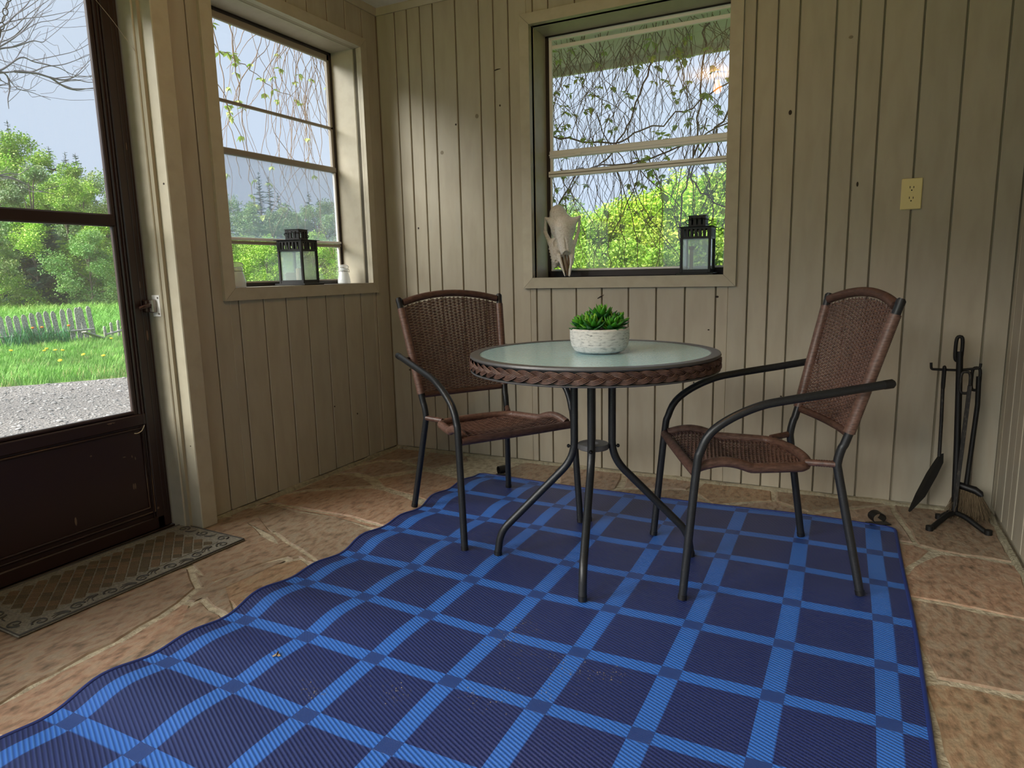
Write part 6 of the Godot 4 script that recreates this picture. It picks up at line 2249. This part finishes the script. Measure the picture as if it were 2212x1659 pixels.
# ---------------------------------------------------------------- vines and eave
func build_eave() -> void:
	var e := structure("eave", "white boarded eave overhanging the back window outside", "eave")
	for i in 4:
		var z0 := lerpf(-0.205, -0.62, i / 4.0)
		var z1 := lerpf(-0.205, -0.62, (i + 1) / 4.0) + 0.004
		var y0 := lerpf(2.20, 2.075, i / 4.0)
		var y1 := lerpf(2.20, 2.075, (i + 1) / 4.0)
		var st := tool()
		var p := [Vector3(-0.22, y0, z0), Vector3(4.0, y0, z0), Vector3(4.0, y1, z1), Vector3(-0.22, y1, z1)]
		var q := []
		for v in p:
			q.append(v + Vector3(0, 0.018, 0))
		quad(st, p[0], p[1], p[2], p[3], Vector3.DOWN)
		quad(st, q[0], q[1], q[2], q[3], Vector3.UP)
		for k in 4:
			quad(st, p[k], p[(k + 1) % 4], q[(k + 1) % 4], q[k], p[k] - p[(k + 2) % 4])
		obj("soffit_board", st, M.siding, e)
	obj("fascia_board", box_mesh(Vector3(-0.22, 2.035, -0.645), Vector3(4.0, 2.20, -0.622), 0.003), M.siding, e)
	obj("eave_roof", box_mesh(Vector3(-0.22, 2.24, -0.66), Vector3(4.0, 2.30, -0.205)), M.roofing, e)

func hang(st: SurfaceTool, nodes: Array, a: Vector3, l: float, sway: float, r: float) -> void:
	var pts := [a]
	var p := a
	var d := Vector3(rng.randfn() * 0.5, -1.0, rng.randfn() * 0.15)
	var n := int(l / 0.055)
	for i in n:
		d = (d + Vector3(rng.randfn() * sway, -0.16, rng.randfn() * sway * 0.35)).normalized()
		p = p + d * 0.055
		p.z = clampf(p.z, -0.62, -0.25)
		pts.append(p)
		if rng.randf() < 0.12:
			nodes.append([p, d])
	if pts.size() > 2:
		tube(st, pts, taper(pts.size(), r, r * 0.45), 4, false)

func build_vines() -> void:
	# back window: a curtain of bare stems with a few young leaves
	rng.seed = 66
	var t := thing("window_vine", "tangled bare vine stems hanging over the back window", "vine")
	var lf := leaf_card(0.055, 0.018)
	var nodes := []
	for part in 2:
		var st := tool()
		for i in 118:
			var x := rng.randf_range(0.45, 1.85)
			var zz := rng.randf_range(-0.60, -0.30)
			var y := 2.20 + (zz + 0.205) * 0.30 if rng.randf() < 0.86 else rng.randf_range(1.3, 2.0)
			hang(st, nodes, Vector3(x, y, zz), rng.randf_range(0.4, 1.4), rng.randf_range(0.22, 0.55), rng.randf_range(0.0010, 0.0021))
		if part == 0:
			for i in 46:
				hang(st, nodes, Vector3(rng.randf_range(0.75, 1.80), rng.randf_range(1.40, 1.80), rng.randf_range(-0.55, -0.30)), rng.randf_range(0.5, 1.0), rng.randf_range(0.22, 0.42), rng.randf_range(0.0018, 0.0034))
			# a few thick runners, level and falling
			for q in [[Vector3(0.6, 1.47, -0.40), Vector3(1.0, 1.50, -0.42), Vector3(1.35, 1.52, -0.40), Vector3(1.75, 1.66, -0.42)], [Vector3(1.60, 2.1, -0.4), Vector3(1.57, 1.6, -0.38), Vector3(1.50, 1.25, -0.40), Vector3(1.50, 0.85, -0.42)], [Vector3(1.35, 2.0, -0.42), Vector3(1.20, 1.65, -0.40), Vector3(1.05, 1.5, -0.42), Vector3(0.85, 1.50, -0.4)], [Vector3(1.75, 1.75, -0.4), Vector3(1.62, 1.55, -0.38), Vector3(1.55, 1.40, -0.4), Vector3(1.75, 1.22, -0.42)], [Vector3(0.6, 1.75, -0.45), Vector3(1.1, 1.62, -0.42), Vector3(1.5, 1.72, -0.4), Vector3(1.8, 1.9, -0.42)]]:
				var c := curve(q, 0.04)
				for k in c.size():
					c[k] += Vector3(rng.randfn(), rng.randfn(), rng.randfn()) * 0.006
				tube(st, c, taper(c.size(), 0.0050, 0.0034), 5, false)
		var o := obj("stems", st, M.vine if part == 0 else M.vine_pale, t)
		o.set_meta("kind", "stuff")
	var xs := []
	var cs := []
	for n in nodes:
		if rng.randf() < 0.58:
			continue
		var big := rng.randf() < 0.16
		for k in (5 if not big else 4):
			var s := (1.1 if big else 0.62) * rng.randf_range(0.7, 1.15)
			xs.append(Transform3D((Basis(Vector3.UP, rng.randf() * TAU) * Basis(Vector3.RIGHT, rng.randf_range(-0.2, 1.1))).scaled_local(Vector3.ONE * s), n[0]))
			var v := rng.randf_range(0.8, 1.25)
			cs.append(Color(0.42 * v, 0.54 * v, 0.14 * v) if rng.randf() < 0.8 else Color(0.62 * v, 0.62 * v, 0.06))
	var m := many("leaves", lf, M.leaf, t, xs, cs)
	m.set_meta("kind", "stuff")
	# left window: sparser strands at its right half
	rng.seed = 67
	t = thing("window_vine", "sparse leafy vine strands hanging over the left window", "vine")
	nodes = []
	var st2 := tool()
	for i in 60:
		var z := 0.17 + pow(rng.randf(), 2.4) * 0.42
		var pts := []
		var p := Vector3(rng.randf_range(-0.55, -0.30), rng.randf_range(1.95, 2.45), z - 0.14)
		var d := Vector3(0, -1, rng.randfn() * 0.3)
		var n := int(rng.randf_range(8, 24))
		for k in n:
			pts.append(p)
			d = (d + Vector3(rng.randfn() * 0.1, -0.12, rng.randfn() * 0.24)).normalized()
			p += d * 0.05
			if rng.randf() < 0.035:
				nodes.append([p, d])
		tube(st2, pts, taper(pts.size(), 0.0019, 0.0010), 4, false)
	for q in [[Vector3(-0.4, 2.25, 0.86), Vector3(-0.42, 2.05, 0.82), Vector3(-0.42, 1.85, 0.66), Vector3(-0.42, 1.62, 0.56), Vector3(-0.42, 1.40, 0.50)], [Vector3(-0.4, 2.12, 0.80), Vector3(-0.42, 2.04, 0.66), Vector3(-0.42, 1.99, 0.50), Vector3(-0.42, 1.93, 0.35), Vector3(-0.4, 1.9, 0.22)], [Vector3(-0.4, 2.02, 0.90), Vector3(-0.42, 1.96, 0.84), Vector3(-0.42, 1.86, 0.86)], [Vector3(-0.4, 2.3, 0.72), Vector3(-0.42, 2.0, 0.66), Vector3(-0.42, 1.7, 0.62), Vector3(-0.42, 1.45, 0.58)], [Vector3(-0.4, 2.2, 0.58), Vector3(-0.42, 1.9, 0.56), Vector3(-0.42, 1.65, 0.53), Vector3(-0.43, 1.42, 0.52), Vector3(-0.42, 1.28, 0.47)]]:
		var c := curve(q, 0.04)
		for k in c.size():
			c[k] += Vector3(rng.randfn(), rng.randfn(), rng.randfn()) * 0.005
			if rng.randf() < 0.22:
				nodes.append([c[k], Vector3.DOWN])
		tube(st2, c, taper(c.size(), 0.0028, 0.0014), 4, false)
	var o2 := obj("stems", st2, M.vine_pale, t)
	o2.set_meta("kind", "stuff")
	xs = []
	cs = []
	for n in nodes:
		for k in 5:
			var s := rng.randf_range(0.4, 0.75)
			xs.append(Transform3D((Basis(Vector3.UP, rng.randf() * TAU) * Basis(Vector3.RIGHT, rng.randf_range(0.0, 1.2))).scaled_local(Vector3.ONE * s), n[0]))
			var v := rng.randf_range(0.8, 1.25)
			cs.append(Color(0.50 * v, 0.60 * v, 0.20 * v))
	m = many("leaves", lf, M.leaf, t, xs, cs)
	m.set_meta("kind", "stuff")
